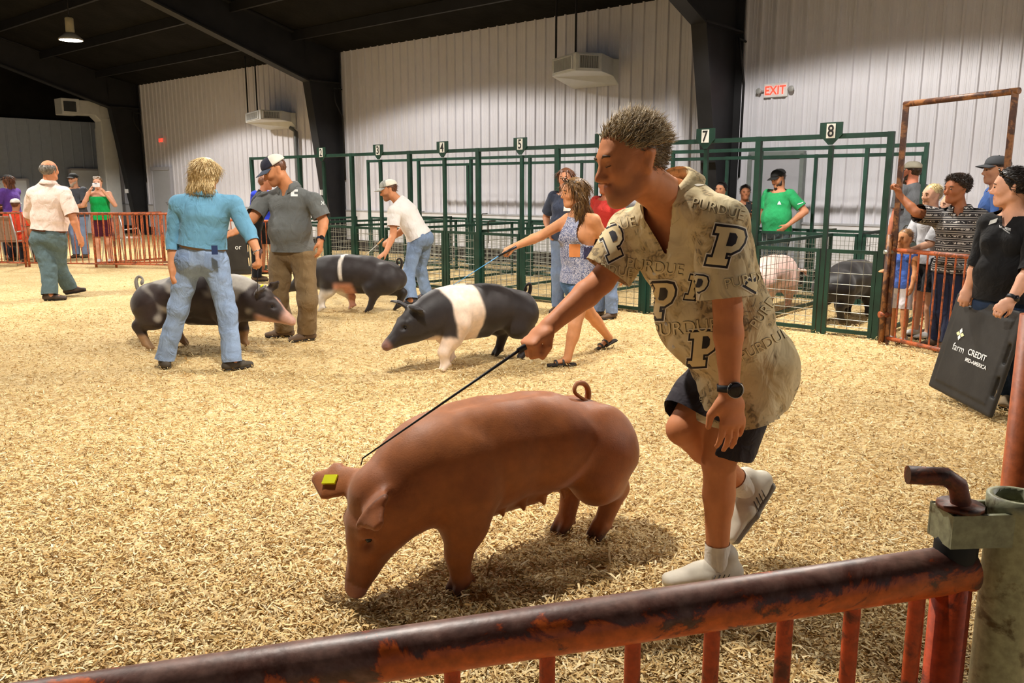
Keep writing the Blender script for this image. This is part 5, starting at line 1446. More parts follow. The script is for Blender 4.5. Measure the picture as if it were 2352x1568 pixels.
# ---- everybody else
MSHOE = simple('shoe_brown', hexc('5a4634'), .6); MBLKSHOE = simple('shoe_black', hexc('1c1a1a'), .5); MSOLE = simple('sole_dark', hexc('2a2420'), .8); MSOLEL = simple('sole_light', hexc('b8b0a4'), .7)
def relaxed(J, sd, fwd, inward, curl=.35, **k): 
    return dict(d=J['wr' + sd] - J['el' + sd], pn=inward, th=fwd, curl=curl, **k)
def stand(px, Y, hgt, yaw, arms=None, legs=None, lean=0., seat=False, hyaw=None, hpitch=0., hroll=0., z0=0.):
    """joints of a person standing (or sitting) at that spot; local x forwards, y left; yaw 0 faces +x"""
    S = hgt / 1.75; g = P(px, 430, Y); g[2] = z0
    c, s = math.cos(yaw), math.sin(yaw); fx = np.array([c, s, 0]); ly = np.array([-s, c, 0])
    q = lambda x, y, z: g + (fx * x + ly * y + ZV * z) * S
    J = {}
    pz = .93 if not seat else .52
    lx = lambda z: lean * (z - pz)
    up = 1.47 - .93
    J['pel'] = q(0, 0, pz); J['neck'] = q(lx(pz + up), 0, pz + up - .10 * lean ** 2); J['head'] = J['neck'] + (q(lx(pz + up) * .2 + .03, 0, .165) - g)
    for sd, sg in (('L', 1), ('R', -1)):
        J['sh' + sd] = q(lx(pz + .49), sg * .185, pz + .49 - .1 * lean ** 2)
        e, w = (arms or {}).get(sd, ((.0, .23, .22 - .02), (.06, .25, -.04)))
        J['el' + sd] = q(lx(pz + .49) + e[0], sg * e[1], pz + e[2]); J['wr' + sd] = q(lx(pz + .49) + w[0], sg * w[1], pz + w[2])
        l = (legs or {}).get(sd, 0.)
        J['hip' + sd] = q(0, sg * .09, pz - .04)
        if seat: J['kn' + sd] = q(.42, sg * .12, .50); J['an' + sd] = q(.40, sg * .12, .085)
        else: J['kn' + sd] = q(.02 + l * .5, sg * .10, .49); J['an' + sd] = q(l, sg * .11, .085)
        J['to' + sd] = J['an' + sd] + fx * .14 * S
    hy = yaw if hyaw is None else hyaw
    J['hf'] = np.array([math.cos(hy), math.sin(hy), -math.tan(hpitch)]); J['hu'] = ZV + ly * hroll; J['base'] = g
    return J, S
def std_hands(J, curl=.4):
    r = {}
    U = unit(J['neck'] - J['pel']); L = unit(J['shL'] - J['shR']); F_ = np.cross(L, U)
    for sd, sg in (('L', 1), ('R', -1)): r[sd] = dict(d=J['wr' + sd] - J['el' + sd], pn=-L * sg + F_ * .15, th=F_, curl=curl, thumb=.4)
    return r
def hair_vol(H, prims, mat, parent, n, L, w, seed, flow=(0, 0, -1), h=.010, lift=.12, rnd=.18, grav=0.):
    V, Q = sdf_mesh(prims, h); N = vnorm(V, Q)
    V = V + N * (.004 * wob(V, seed, 160, 5, (1, 1, .25)))[:, None]
    o = link('hair', mesh_np('hair', V, Q, True), mat, parent)
    r = np.random.RandomState(seed); fl = H.M.T @ np.array(flow); ok = np.nonzero(np.abs(N @ unit(fl)) < .78)[0]; i = r.choice(ok, n)
    f = fl[None] - N[i] * (N[i] @ fl)[:, None]; f /= np.linalg.norm(f, axis=1)[:, None] + .15
    tufts(V[i], N[i], f, L, w, seed, mat, o, 'hair_strands', lift, rnd, grav)
    return o
def hp(H, c, r): return el(H.q(*c), np.array(r) * H.s, H.M)
def face_cut(H, x=.055, z=.045): return half(H.q(x, 0, z), H.x * .75 - H.z * .55, .16)
def watch(J, sd, mat, parent, S=1., face=None):
    u = unit(J['wr' + sd] - J['el' + sd]); c = J['wr' + sd] - u * .015; l = unit(np.cross(u, np.array([0, 1., .1])))
    w = band(c, u, l, .034 * S, .030 * S, .024, mat, parent, 'wristwatch', 24)
    f = face if face is not None else np.array([0, -1., 0]); f = unit(f - u * (f @ u))
    MB().lathe(c + f * .028 * S, [(0, 0), (.019, 0), (.020, .01), (0, .011)], 16, f).build('watch_case', simple('watch_black', (.01, .01, .012), .12), w)
def stick(label, a, b, c, mh, ms, r=.004):
    s = empty('show_stick', a, 0, label, 'stick')
    MB().tube([a, b], [.011, .009], 8).build('handle', mh, s); MB().tube([b, c], [r, r * .5], 6).build('shaft', ms, s)

def blonde():
    Y = 6.62
    J = dict(head=P(474, 404, Y + .02), hf=(.42, .88, -.20), hu=(0, 0, 1), neck=P(472, 446, Y - .02), pel=P(464, 585, Y), shL=P(410, 470, Y - .02), elL=P(399, 545, Y), wrL=P(394, 612, Y - .06),
             shR=P(536, 470, Y), elR=P(570, 530, Y - .02), wrR=P(594, 584, Y - .10), hipL=P(434, 600, Y), hipR=P(494, 600, Y), knL=P(410, 708, Y - .02), knR=P(522, 716, Y - .05))
    J['anL'] = G(380, 845) + ZV * .08; J['anR'] = G(534, 850) + ZV * .08
    J['toL'] = J['anL'] + np.array([-.06, .13, 0]); J['toR'] = J['anR'] + np.array([.10, .10, 0]); J['base'] = G(460, 848)
    hands = {'L': dict(d=np.array([-.02, -.1, -1]), pn=np.array([.9, .3, 0]), th=np.array([.2, 1, 0]), curl=.35), 'R': dict(d=np.array([.05, -.2, -1]), pn=np.array([-.9, .2, 0]), th=np.array([-.2, 1, 0]), curl=.95, thumb=.8)}
    MT = cloth('turquoise_shirt', hexc('6a9ebc'), .8, .12, 6)
    t, H, o = human('person with blonde hair in a turquoise shirt and blue jeans seen from behind', J, .97, .010, hexc('cf9068'), 1.12, 0,
                    shirt=dict(mat=MT, o=.018, low=-.075, sleeve=1.45, sr=.074, neck=.02, collar=1.0, fold=.010, ff=16, seed=21), pants=dict(mat=denim('denim_light', hexc('8ea2c0')), waist=.085, belt=simple('belt_tan', hexc('7a6248'), .6), kr=.078, ar=.080, fold=.007),
                    shoes=dict(mat=simple('boot_grey', hexc('4a4238'), .7), sole=MSOLE, name='boot'), hands=hands)
    MH = hairmat('blonde_hair', hexc('b8955c'), hexc('f4deae'))
    pr = [(hp(H, (-.015, 0, .042), (.118, .100, .105)), .02), (ec(H.q(-.03, 0, .0), H.q(-.045, 0, -.10), H.y, (.105 * .97, .085), (.118, .07)), .03), (face_cut(H, .06, .03), .02)]
    hair_vol(H, pr, MH, t, 2600, .085, .0032, 5, (-.1, 0, -1), lift=.05, rnd=.10)
    b, n = o['pants_geo']; pk = o['pants']
    for sg, px in ((-1, 437), (1, 493)):
        pass
    band(J['wrR'] + unit(J['elR'] - J['wrR']) * .02, unit(J['wrR'] - J['elR']), CR, .033, .029, .008, simple('bracelet_silver', hexc('c9c9c9'), .25, .9), t, 'bracelet')
    bv = bvh_of(*o['pants_geo'])
    for x0 in (418, 487):
        v2, f2 = poly_mesh([(-.5, .5), (.5, .5), (.5, -.25), (0, -.5), (-.5, -.25)], .25)
        wrap(v2, f2, lambda x, y, x0=x0: (x0 + x * 34, 602 - y * 40), bv, denim('denim_pocket', hexc('7f93b2')), pk, 'pocket', .004)
    MB().box(P(493, 574, Y - .19), (.045, .012, .07), (CR, np.array([0, 1, 0]), ZV)).build('phone_in_pocket', simple('phone_navy', hexc('2c3c66'), .4), t)
    a = J['wrR'] + np.array([.0, -.03, -.06])
    stick('thin black show stick held upright over the spotted pig head', P(600, 572, Y - .12), P(592, 612, Y - .12), P(591, 680, Y - .1), simple('stick_brown', hexc('4a2a20'), .5), MATS['stick_black'])
blonde()

def polo():
    Y = 7.85
    J = dict(head=P(632, 393, Y - .10), hf=(-.80, -.40, -.42), hu=(-.35, -.1, 1), neck=P(664, 430, Y), pel=P(672, 572, Y), shL=P(722, 462, Y - .08), elL=P(743, 508, Y - .10), wrL=P(736, 552, Y - .22),
             shR=P(608, 462, Y + .06), elR=P(580, 502, Y - .08), wrR=P(541, 532, Y - .28), hipL=P(697, 590, Y - .03), hipR=P(647, 590, Y + .03), knL=P(706, 690, Y - .12), knR=P(640, 686, Y))
    J['anL'] = G(706, 782) + ZV * .085; J['anR'] = G(655, 774) + ZV * .085
    J['toL'] = J['anL'] + np.array([-.11, -.09, 0]); J['toR'] = J['anR'] + np.array([-.14, -.03, 0]); J['base'] = G(675, 782)
    hands = {'L': dict(d=np.array([-.03, -.15, -1]), pn=np.array([-.9, .2, 0]), th=np.array([-.35, -1, 0]), curl=.4), 'R': dict(d=np.array([-.8, -.4, -.3]), pn=np.array([.1, .6, -.8]), th=np.array([0, -.3, 1]), curl=.6)}
    MP = cloth('grey_polo', hexc('6a6c6a'), .8, .08, 6)
    t, H, o = human('man in a grey polo shirt, khaki trousers and a white mesh cap', J, 1.04, .010, hexc('cc8a60'), 1.16, .05,
                    shirt=dict(mat=MP, o=.016, low=.02, sleeve=.80, sr=.080, neck=.02, vneck=(.10, .35), collar=.9, fold=.010, ff=15, seed=31), pants=dict(mat=cloth('khaki', hexc('7a6446'), .85, .12, 6), waist=.02, kr=.086, ar=.088, fold=.009),
                    shoes=dict(mat=simple('boot_tan', hexc('6a5440'), .7), sole=MSOLE, name='boot'), hands=hands, headsc=1.0, face=dict(stubble=.5, stubc=hexc('6a3c22')))
    MH = hairmat('brown_hair', hexc('4a2c1c'), hexc('7a4c30'))
    hair_short(H, MH, t, 300, .012, .002, (-.4, 0, -.5), 4, .03, .05, -.07, .010, .003)
    cap(H, simple('cap_navy', hexc('2c2c3c'), .8), simple('cap_bill_grey', hexc('4a5262'), .8), t, False, simple('cap_mesh_white', hexc('e2dccc'), .8), .0, .12)
    watch(J, 'L', simple('watch_strap_navy', hexc('26304a'), .5), t, 1.05, np.array([.4, -1, 0]))
    bv = bvh_of(*o['shirt_geo']); MW = simple('print_white2', hexc('e6e6e2'), .6)
    v, f = poly_mesh([(-.5, -.5), (.5, -.5), (.5, -.2), (0, -.2), (0, .15), (.5, .15), (.5, .5), (-.2, .5), (-.5, .2)], .3)
    wrap(v, f, lambda x, y: (676 + x * 16, 443 - y * 16), bv, MW, o['shirt'], 'chest_logo', .003)
    v, f = poly_mesh([(-.5, -.5), (-.25, -.5), (-.1, -.1), (.1, -.1), (.25, -.5), (.5, -.5), (.2, 0), (.5, .5), (.25, .5), (.1, .1), (-.1, .1), (-.25, .5), (-.5, .5), (-.2, 0)], .4)
    wrap(v, f, lambda x, y: (741 + x * 8, 466 - y * 9), bv, MW, o['shirt'], 'sleeve_logo', .003)
polo()

def white_tee():
    Y = 10.55
    J = dict(head=P(893, 438, Y - .05), hf=(-.95, -.15, -.28), hu=(-.35, 0, 1), neck=P(917, 462, Y), pel=P(963, 545, Y), shL=P(906, 486, Y - .20), elL=P(903, 540, Y - .26), wrL=P(886, 580, Y - .50),
             shR=P(930, 478, Y + .18), elR=P(926, 528, Y + .15), wrR=P(895, 550, Y - .05), hipL=P(955, 558, Y - .08), hipR=P(974, 556, Y + .10), knL=P(938, 628, Y - .16), knR=P(966, 622, Y + .16))
    J['anL'] = G(945, 702) + ZV * .085; J['anR'] = G(980, 688) + ZV * .085
    J['toL'] = J['anL'] + np.array([-.14, -.04, 0]); J['toR'] = J['anR'] + np.array([-.12, -.08, 0]); J['base'] = G(960, 696)
    hands = {'L': dict(d=np.array([-.7, -.5, -.5]), pn=np.array([-.3, 0, -.9]), th=np.array([.2, -1, 0]), curl=.2), 'R': dict(d=np.array([-.8, -.4, -.5]), pn=np.array([.3, .3, -.8]), th=np.array([0, -1, .3]), curl=.95)}
    t, H, o = human('man in a white tee shirt and faded jeans bending over the thin-belted pig', J, 1.0, .0115, hexc('cf8e66'), 1.03, .0,
                    shirt=dict(mat=cloth('white_tee', hexc('ece6e2'), .8, .03), o=.024, low=.0, sleeve=.62, sr=.078, neck=.015, fold=.009, ff=14, seed=41), pants=dict(mat=denim('denim_faded', hexc('7d90ac')), waist=.03, o=.008, kr=.076, ar=.082, fold=.009),
                    shoes=dict(mat=simple('shoe_dark', hexc('3c3a40'), .6), sole=MSOLEL), hands=hands, face=dict(stubble=.6, stubc=hexc('5a3826')))
    hair_short(H, hairmat('brown_hair', (0, 0, 0)), t, 200, .03, .003, (-.7, 0, -.5), 4, .03, .05, -.08, .011, .004)
    cap(H, simple('cap_camo_grey', hexc('9a9a92'), .8, 0, .4, 30), simple('cap_camo_grey', (1, 1, 1)), t, False, simple('cap_mesh_white', (1, 1, 1)), .0, .0)
    stick('tan and white show stick held by the bending man', P(880, 548, Y - .15), P(866, 562, Y - .3), P(835, 590, Y - .5), simple('stick_tan', hexc('b08a5a'), .5), simple('stick_white', hexc('d8d4cc'), .4))
white_tee()

def bandana_top():
    m, nt, b = nmat('patchwork_bandana'); v = texco(nt)
    br = nt.nodes.new('ShaderNodeTexBrick'); br.offset = .5; br.inputs['Scale'].default_value = 1.; br.inputs['Brick Width'].default_value = .115; br.inputs['Row Height'].default_value = .125; br.inputs['Mortar Size'].default_value = .006; br.inputs['Bias'].default_value = 0.
    sx = nt.nodes.new('ShaderNodeSeparateXYZ'); nt.links.new(v, sx.inputs[0]); cb = nt.nodes.new('ShaderNodeCombineXYZ'); nt.links.new(sx.outputs[0], cb.inputs[0]); nt.links.new(sx.outputs[2], cb.inputs[1]); nt.links.new(cb.outputs[0], br.inputs['Vector'])
    br.inputs['Color1'].default_value = rgba(hexc('4a5680')); br.inputs['Color2'].default_value = rgba(hexc('8088a8')); br.inputs['Mortar'].default_value = rgba(hexc('39456e'))
    n1 = ramp(nt, noise(nt, v, 55, 2, .5, 3.), [(.50, (0, 0, 0)), (.56, (1, 1, 1))])
    c = mix(nt, n1, br.outputs['Color'], hexc('cfcdd8'))
    nt.links.new(c, b.inputs['Base Color']); b.inputs['Roughness'].default_value = .8; bump(nt, b, noise(nt, v, 20, 4), .3, .006)
    return m
def woman():
    Y = 6.95
    J = dict(head=P(1318, 444, Y), hf=(-.95, -.28, -.06), hu=(0, 0, 1), neck=P(1332, 486, Y), pel=P(1328, 640, Y), shL=P(1364, 506, Y - .12), elL=P(1398, 566, Y - .05), wrL=P(1420, 620, Y + .05),
             shR=P(1306, 504, Y + .10), elR=P(1243, 541, Y + .05), wrR=P(1182, 566, Y - .08), hipL=P(1340, 655, Y - .06), hipR=P(1316, 655, Y + .08), knL=P(1320, 748, Y - .25), knR=P(1356, 722, Y + .20))
    J['anL'] = G(1304, 840) + ZV * .075; J['anR'] = G(1396, 800) + ZV * .11
    J['toL'] = J['anL'] + np.array([-.15, -.03, -.02]); J['toR'] = J['anR'] + np.array([-.10, -.05, -.08]); J['upR'] = unit((-.35, -.1, 1)); J['base'] = G(1330, 830)
    hands = {'R': dict(d=np.array([-1, -.2, -.35]), pn=np.array([.2, .3, -1]), th=np.array([0, -1, -.1]), curl=.95, thumb=.7), 'L': dict(d=np.array([.5, .1, -.9]), pn=np.array([-.6, .5, 0]), th=np.array([-.4, -1, 0]), curl=.5)}
    MB_ = bandana_top()
    t, H, o = human('person with long brown hair in a bandana print top and denim shorts', J, .96, .010, hexc('d49468'), 1.05, 0, bust=.95,
                    shirt=dict(mat=MB_, o=.022, low=.03, sleeve=None, stub=False, neck=-.02, vtilt=.25, vR=.30, fold=.010, ff=16, seed=51, name='tank_top', cuts=(lambda J, H, F_, U, L, k: (J['shL'] - L * .085 * k, unit(L + U * .25), .22), lambda J, H, F_, U, L, k: (J['shR'] + L * .085 * k, unit(-L + U * .25), .22))),
                    pants=dict(mat=denim('denim_blue', hexc('6688b4')), end=.42, kr=.09, waist=.05, name='denim_shorts'), hands=hands)
    MH = hairmat('long_brown_hair', hexc('3a2416'), hexc('9a7444'))
    pr = [(hp(H, (-.018, 0, .040), (.110, .090, .098)), .02), (ec(H.q(-.04, 0, .0), H.q(-.085, 0, -.16), H.y, (.085, .06), (.085, .045)), .03), (ec(H.q(-.085, 0, -.15), H.q(-.13, .03, -.34), H.y, (.085, .045), (.05, .02)), .03),
          (rc(H.q(.02, .085, .0), H.q(.02, .11, -.24), .022, .014), .02), (rc(H.q(-.02, .08, -.02), H.q(-.03, .12, -.30), .04, .016), .02), (face_cut(H, .055, .055), .015)]
    hair_vol(H, pr, MH, t, 2200, .13, .0032, 6, (-.1, 0, -1), lift=.02, rnd=.05)
    sg = empty; MGL = simple('sunglass_dark', hexc('3a2c20'), .15)
    mb = MB()
    for s_ in (-1, 1): mb.tube([H.q(.072 + .012 * math.cos(a), s_ * .034 + .030 * math.sin(a), .118 + .02 * math.cos(a)) for a in np.linspace(0, 2 * math.pi, 13)[:-1]], .004, 6, closed=True)
    mb.tube([H.q(.08, -.008, .12), H.q(.08, .008, .12)], .003, 6)
    for s_ in (-1, 1): mb.tube([H.q(.07, s_ * .064, .118), H.q(-.02, s_ * .088, .075)], .003, 6)
    mb.build('sunglasses', MGL, t)
    for sd in 'LR':
        td = J['to' + sd] - J['an' + sd]; up = J.get('up' + sd, ZV); x = unit(td - unit(up) * (td @ unit(up))); z = unit(up); y = np.cross(z, x); b0 = J['an' + sd] - z * .075
        q = lambda a, c, d: b0 + x * a + y * c + z * d
        pr = [(ec(q(-.06, 0, .012), q(.06, 0, .012), y, (.040, .014), (.045, .014)), .01), (ec(q(.06, 0, .012), q(.165, 0, .012), y, (.046, .014), (.038, .013)), .01)]
        V, Q = sdf_mesh(pr, .008); s_ = link('sandal', mesh_np('sandal', V, Q), MSOLE, t)
        for x0, zz in ((.045, .062), (.10, .048)):
            MB().tube([q(x0, -.046, .012), q(x0, -.036, zz * .8), q(x0, 0, zz), q(x0, .036, zz * .8), q(x0, .046, .012)], .009, 8).build('strap', simple('strap_dark', hexc('3a3a38'), .6), s_)
    bv = bvh_of(*o['shirt_geo']); v, f = poly_mesh([(-.5, -.5), (.5, -.5), (.5, .5), (-.5, .5)], .3)
    wrap(v, f, lambda x, y: (1320 + x * 25, 575 - y * 30), bv, simple('patch_orange', hexc('d8884e'), .8), o['shirt'], 'orange_patch', .003)
    wrap(v, f, lambda x, y: (1354 + x * 27, 578 - y * 34), bv, simple('patch_navy', hexc('33304e'), .8, 0, .5, 60), o['shirt'], 'navy_patch', .003)
    stick('blue show stick with black handle held out over the white-belted pig', P(1186, 566, Y - .12), P(1145, 588, Y - .15), P(998, 682, Y - .3), MATS['stick_black'], simple('stick_blue', hexc('4a9ad0'), .4))
woman()

def judge():
    Y = 10.85
    J = dict(head=P(114, 392, Y), hf=(.25, .95, .05), hu=(0, 0, 1), neck=P(112, 422, Y), pel=P(112, 540, Y), shL=P(78, 445, Y), elL=P(68, 500, Y + .15), wrL=P(86, 528, Y + .35), shR=P(148, 445, Y), elR=P(168, 500, Y - .05), wrR=P(181, 540, Y - .05),
             hipL=P(94, 555, Y), hipR=P(130, 555, Y), knL=P(112, 618, Y - .1), knR=P(136, 618, Y + .12))
    J['anL'] = G(116, 690) + ZV * .085; J['anR'] = P(160, 660, Y + .25)
    J['toL'] = J['anL'] + np.array([.14, .05, 0]); J['toR'] = J['anR'] + np.array([.14, .03, .02]); J['upR'] = unit((-.15, 0, 1)); J['base'] = G(120, 690)
    hands = {'R': dict(d=np.array([.25, 0, -1]), pn=np.array([-.8, .5, 0]), th=np.array([.3, 1, 0]), curl=.4), 'L': dict(d=np.array([.3, .5, -.3]), pn=np.array([.5, -.3, -.5]), th=np.array([0, .3, 1]), curl=.6)}
    t, H, o = human('balding man in a pale checked shirt and worn jeans walking away', J, 1.05, .0115, hexc('cc8a66'), 1.22, .06,
                    shirt=dict(mat=cloth('pale_check', hexc('e2cdc2'), .8, .06, 60), o=.020, low=-.07, sleeve=.88, sr=.086, neck=.03, collar=.9, fold=.012, ff=14, seed=61), pants=dict(mat=denim('denim_greygreen', hexc('5c6e72')), waist=.08, belt=simple('belt_brown', hexc('5a2c20'), .6), kr=.09, ar=.092, fold=.010),
                    shoes=dict(mat=simple('boot_brown', hexc('4a3c34'), .5), sole=MSOLE, name='boot'), hands=hands)
    MH = hairmat('grey_hair', hexc('5c564e'), hexc('8e857a'))
    q = H.q
    pr = [(hp(H, (-.018, 0, .02), (.108, .086, .082)), .01), (half(q(.03, 0, .03), H.x, .3), .01), (half(q(0, 0, -.07), -H.z, .3), .01), (sub(hp(H, (-.02, 0, .115), (.08, .06, .05))), .01)]
    hair_vol(H, pr, MH, t, 500, .022, .003, 8, (-.3, 0, -1), lift=.2)
judge()

def board_mesh(label, TL, TR, BR, BL, mat, logo, thick=.035, name='sort_board'):
    """moulded sorting board with hand holes; corners seen from the front"""
    TL, TR, BR, BL = [np.asarray(p, float) for p in (TL, TR, BR, BL)]
    c = (TL + TR + BR + BL) / 4; x = unit((TR + BR) - (TL + BL)); y = unit((TL + TR) - (BL + BR)); y = unit(y - x * (y @ x)); n = np.cross(x, y)
    w = np.linalg.norm((TR + BR) - (TL + BL)) / 2; h_ = np.linalg.norm((TL + TR) - (BL + BR)) / 2
    t = empty(name, c - y * h_ / 2, 0, label, 'sort board')
    M = np.array([x, y, n]); q = lambda a, b, d=0.: c + x * a * w + y * b * h_ + n * d
    pr = [(bx(c, (w / 2, h_ / 2, thick / 2), M, .016), .005), (bx(q(0, 0, thick * .5), (w * .40, h_ * .40, .006), M, .005), .01)]
    for a, b, sx, sy in ((-.22, .44, .11, .028), (.20, .44, .11, .028), (.45, .1, .022, .1), (.45, -.22, .022, .1)):
        pr.append((sub(bx(q(a, b), (w * sx, h_ * sy, thick), M, .012)), .008))
    V, Q = sdf_mesh(pr, .009)
    link('panel', mesh_np('panel', V, Q), mat, t)
    logo(t, q, x, y, n, w, h_, thick)
    return q, (x, y, n)
def logo_fc(t, q, x, y, n, w, h_, th):
    MW = simple('logo_white', hexc('dedcd6'), .6); z = th * .5 + .009
    flat_text('farm', q(-.19, -.01, z), x, y, h_ * .072, MW, t, 'lettering'); flat_text('CREDIT', q(.10, -.004, z), x, y, h_ * .060, MW, t, 'lettering', True); flat_text('MID-AMERICA', q(.12, -.085, z), x, y, h_ * .038, MW, t, 'lettering', True)
    MG_ = simple('logo_cream', hexc('e4e6b4'), .6)
    for k in range(4):
        a = k * math.pi / 2; dx, dy = math.cos(a), math.sin(a); c = (-.23 + dx * .035 * .9, .12 + dy * .032)
        pl = [q(c[0] + dx * .03, c[1] + dy * .03, z), q(c[0] - dy * .022, c[1] + dx * .022, z), q(c[0] - dx * .03, c[1] - dy * .03, z), q(c[0] + dy * .022, c[1] - dx * .022, z)]
        MB().plate(pl, n * .002).build('leaf_mark', MW if k % 2 else MG_, t)
MBOARD = simple('board_black', hexc('2c2a28'), .6, 0, .35, 6, 60, .15)
def board_woman():
    Y = 5.35
    J = dict(head=P(2322, 432, Y), hf=(-.86, .50, -.02), hu=(0, 0, 1), neck=P(2336, 486, Y), pel=P(2304, 690, Y), shR=P(2272, 516, Y + .12), elR=P(2246, 606, Y + .10), wrR=P(2224, 662, Y + .12), shL=P(2380, 522, Y - .14), elL=P(2366, 622, Y - .26), wrL=P(2322, 690, Y - .32),
             hipL=P(2332, 705, Y - .05), hipR=P(2284, 705, Y + .06), knL=P(2340, 812, Y - .02), knR=P(2306, 815, Y + .1))
    J['anR'] = G(2318, 930) + ZV * .085; J['anL'] = G(2352, 940) + ZV * .085; J['toR'] = J['anR'] + np.array([-.10, -.11, 0]); J['toL'] = J['anL'] + np.array([-.08, -.12, 0]); J['base'] = G(2330, 935)
    hands = {'R': dict(d=np.array([-.35, -.25, -.8]), pn=np.array([.2, .6, -.6]), th=np.array([.5, -.8, 0]), curl=.9), 'L': dict(d=np.array([-.75, -.1, -.55]), pn=np.array([.1, .6, -.7]), th=np.array([-.2, -1, .2]), curl=.8)}
    t, H, o = human('person in a black top with dark ponytail holding the black sort board', J, .98, .009, hexc('dba488'), 1.15, .02, bust=1.05,
                    shirt=dict(mat=cloth('black_top', hexc('141416'), .8), o=.016, low=.0, sleeve=1.12, sr=.076, neck=.01, vneck=(.12, .4), fold=.007, ff=16, seed=71), pants=dict(mat=denim('denim_dark', hexc('28364e')), kr=.08, ar=.075), shoes=dict(mat=simple('shoe_suede', hexc('a08a6a'), .8), sole=MSOLE), hands=hands)
    MH = hairmat('black_hair', hexc('0e0a09'), hexc('2a201c'))
    pr = [(hp(H, (-.016, 0, .038), (.108, .087, .098)), .02), (half(H.q(.055, 0, .055), H.x * .75 - H.z * .6, .2), .012), (rc(H.q(-.11, 0, .06), H.q(-.15, 0, .02), .045, .05), .02), (rc(H.q(-.15, 0, .02), H.q(-.16, 0, -.15), .045, .015), .02)]
    hair_vol(H, pr, MH, t, 700, .05, .003, 7, (-1, 0, .1), lift=.04, rnd=.06)
    mb = MB(); mb.tube([H.q(.062, -.085, .09), H.q(.075, -.03, .125), H.q(.075, .03, .125), H.q(.062, .085, .09)], .006, 8); mb.tube([H.q(.05, .088, .085), H.q(-.03, .092, .04)], .003, 6); mb.build('sunglasses', simple('sunglass_dark', (0, 0, 0)), t)
    watch(J, 'L', simple('watch_strap', (0, 0, 0)), t, 1., np.array([.3, -1, .2]))
    bv = bvh_of(*o['shirt_geo']); MW = simple('logo_white', (1, 1, 1))
    v, f = poly_mesh([(-.5, -.5), (.5, -.5), (.5, .5), (-.5, .5)], .3)
    wrap(v, f, lambda x, y: (2282 + x * 18 + y * 4, 509 - y * 10 - x * 6), bv, simple('name_tag', hexc('b8b8b4'), .3), o['shirt'], 'name_tag', .004)
    for tx, cx, cy, hh in (('farmCREDIT', 2309, 524, 6), ('MID-AMERICA', 2312, 531, 3)):
        v, f = text_mesh(tx, 1., False); sz = v.max(0) - v.min(0); v = (v - (v.max(0) + v.min(0)) / 2) / sz[1]
        wrap(v, f, lambda x, y: (cx + x * hh * .6, cy - y * hh + x * 1.2), bv, MW, o['shirt'], 'chest_lettering', .003, False)
    board_mesh('black moulded sort board with white farm credit lettering', P(2198, 672, 5.66), P(2356, 716, 4.98), P(2280, 966, 4.96), P(2140, 886, 5.66), MBOARD, logo_fc)
board_woman()

def stripes():
    m, nt, b = nmat('striped_print_shirt'); v = texco(nt)
    wv = nt.nodes.new('ShaderNodeTexWave'); wv.wave_type = 'BANDS'; wv.bands_direction = 'Z'; wv.inputs['Scale'].default_value = 5.2; wv.inputs['Distortion'].default_value = .6; wv.inputs['Detail'].default_value = 1; nt.links.new(v, wv.inputs['Vector'])
    n1 = ramp(nt, noise(nt, v, 45, 2, .5, 1.), [(.5, (0, 0, 0)), (.55, (1, 1, 1))])
    c = ramp(nt, wv.outputs['Fac'], [(.0, hexc('201c1e')), (.50, hexc('201c1e')), (.55, hexc('6a6462')), (.72, hexc('6a6462')), (.76, hexc('d2ccc6')), (.84, hexc('d2ccc6')), (.88, hexc('201c1e'))], 'CONSTANT')
    c2 = mix(nt, n1, c, hexc('cfc8c2')); sel = ramp(nt, wv.outputs['Fac'], [(.0, (.8, .8, .8)), (.18, (.0, .0, .0))], 'CONSTANT')
    nt.links.new(mix(nt, sel, c, c2), b.inputs['Base Color']); b.inputs['Roughness'].default_value = .8; bump(nt, b, noise(nt, v, 20, 4), .3, .005)
    return m
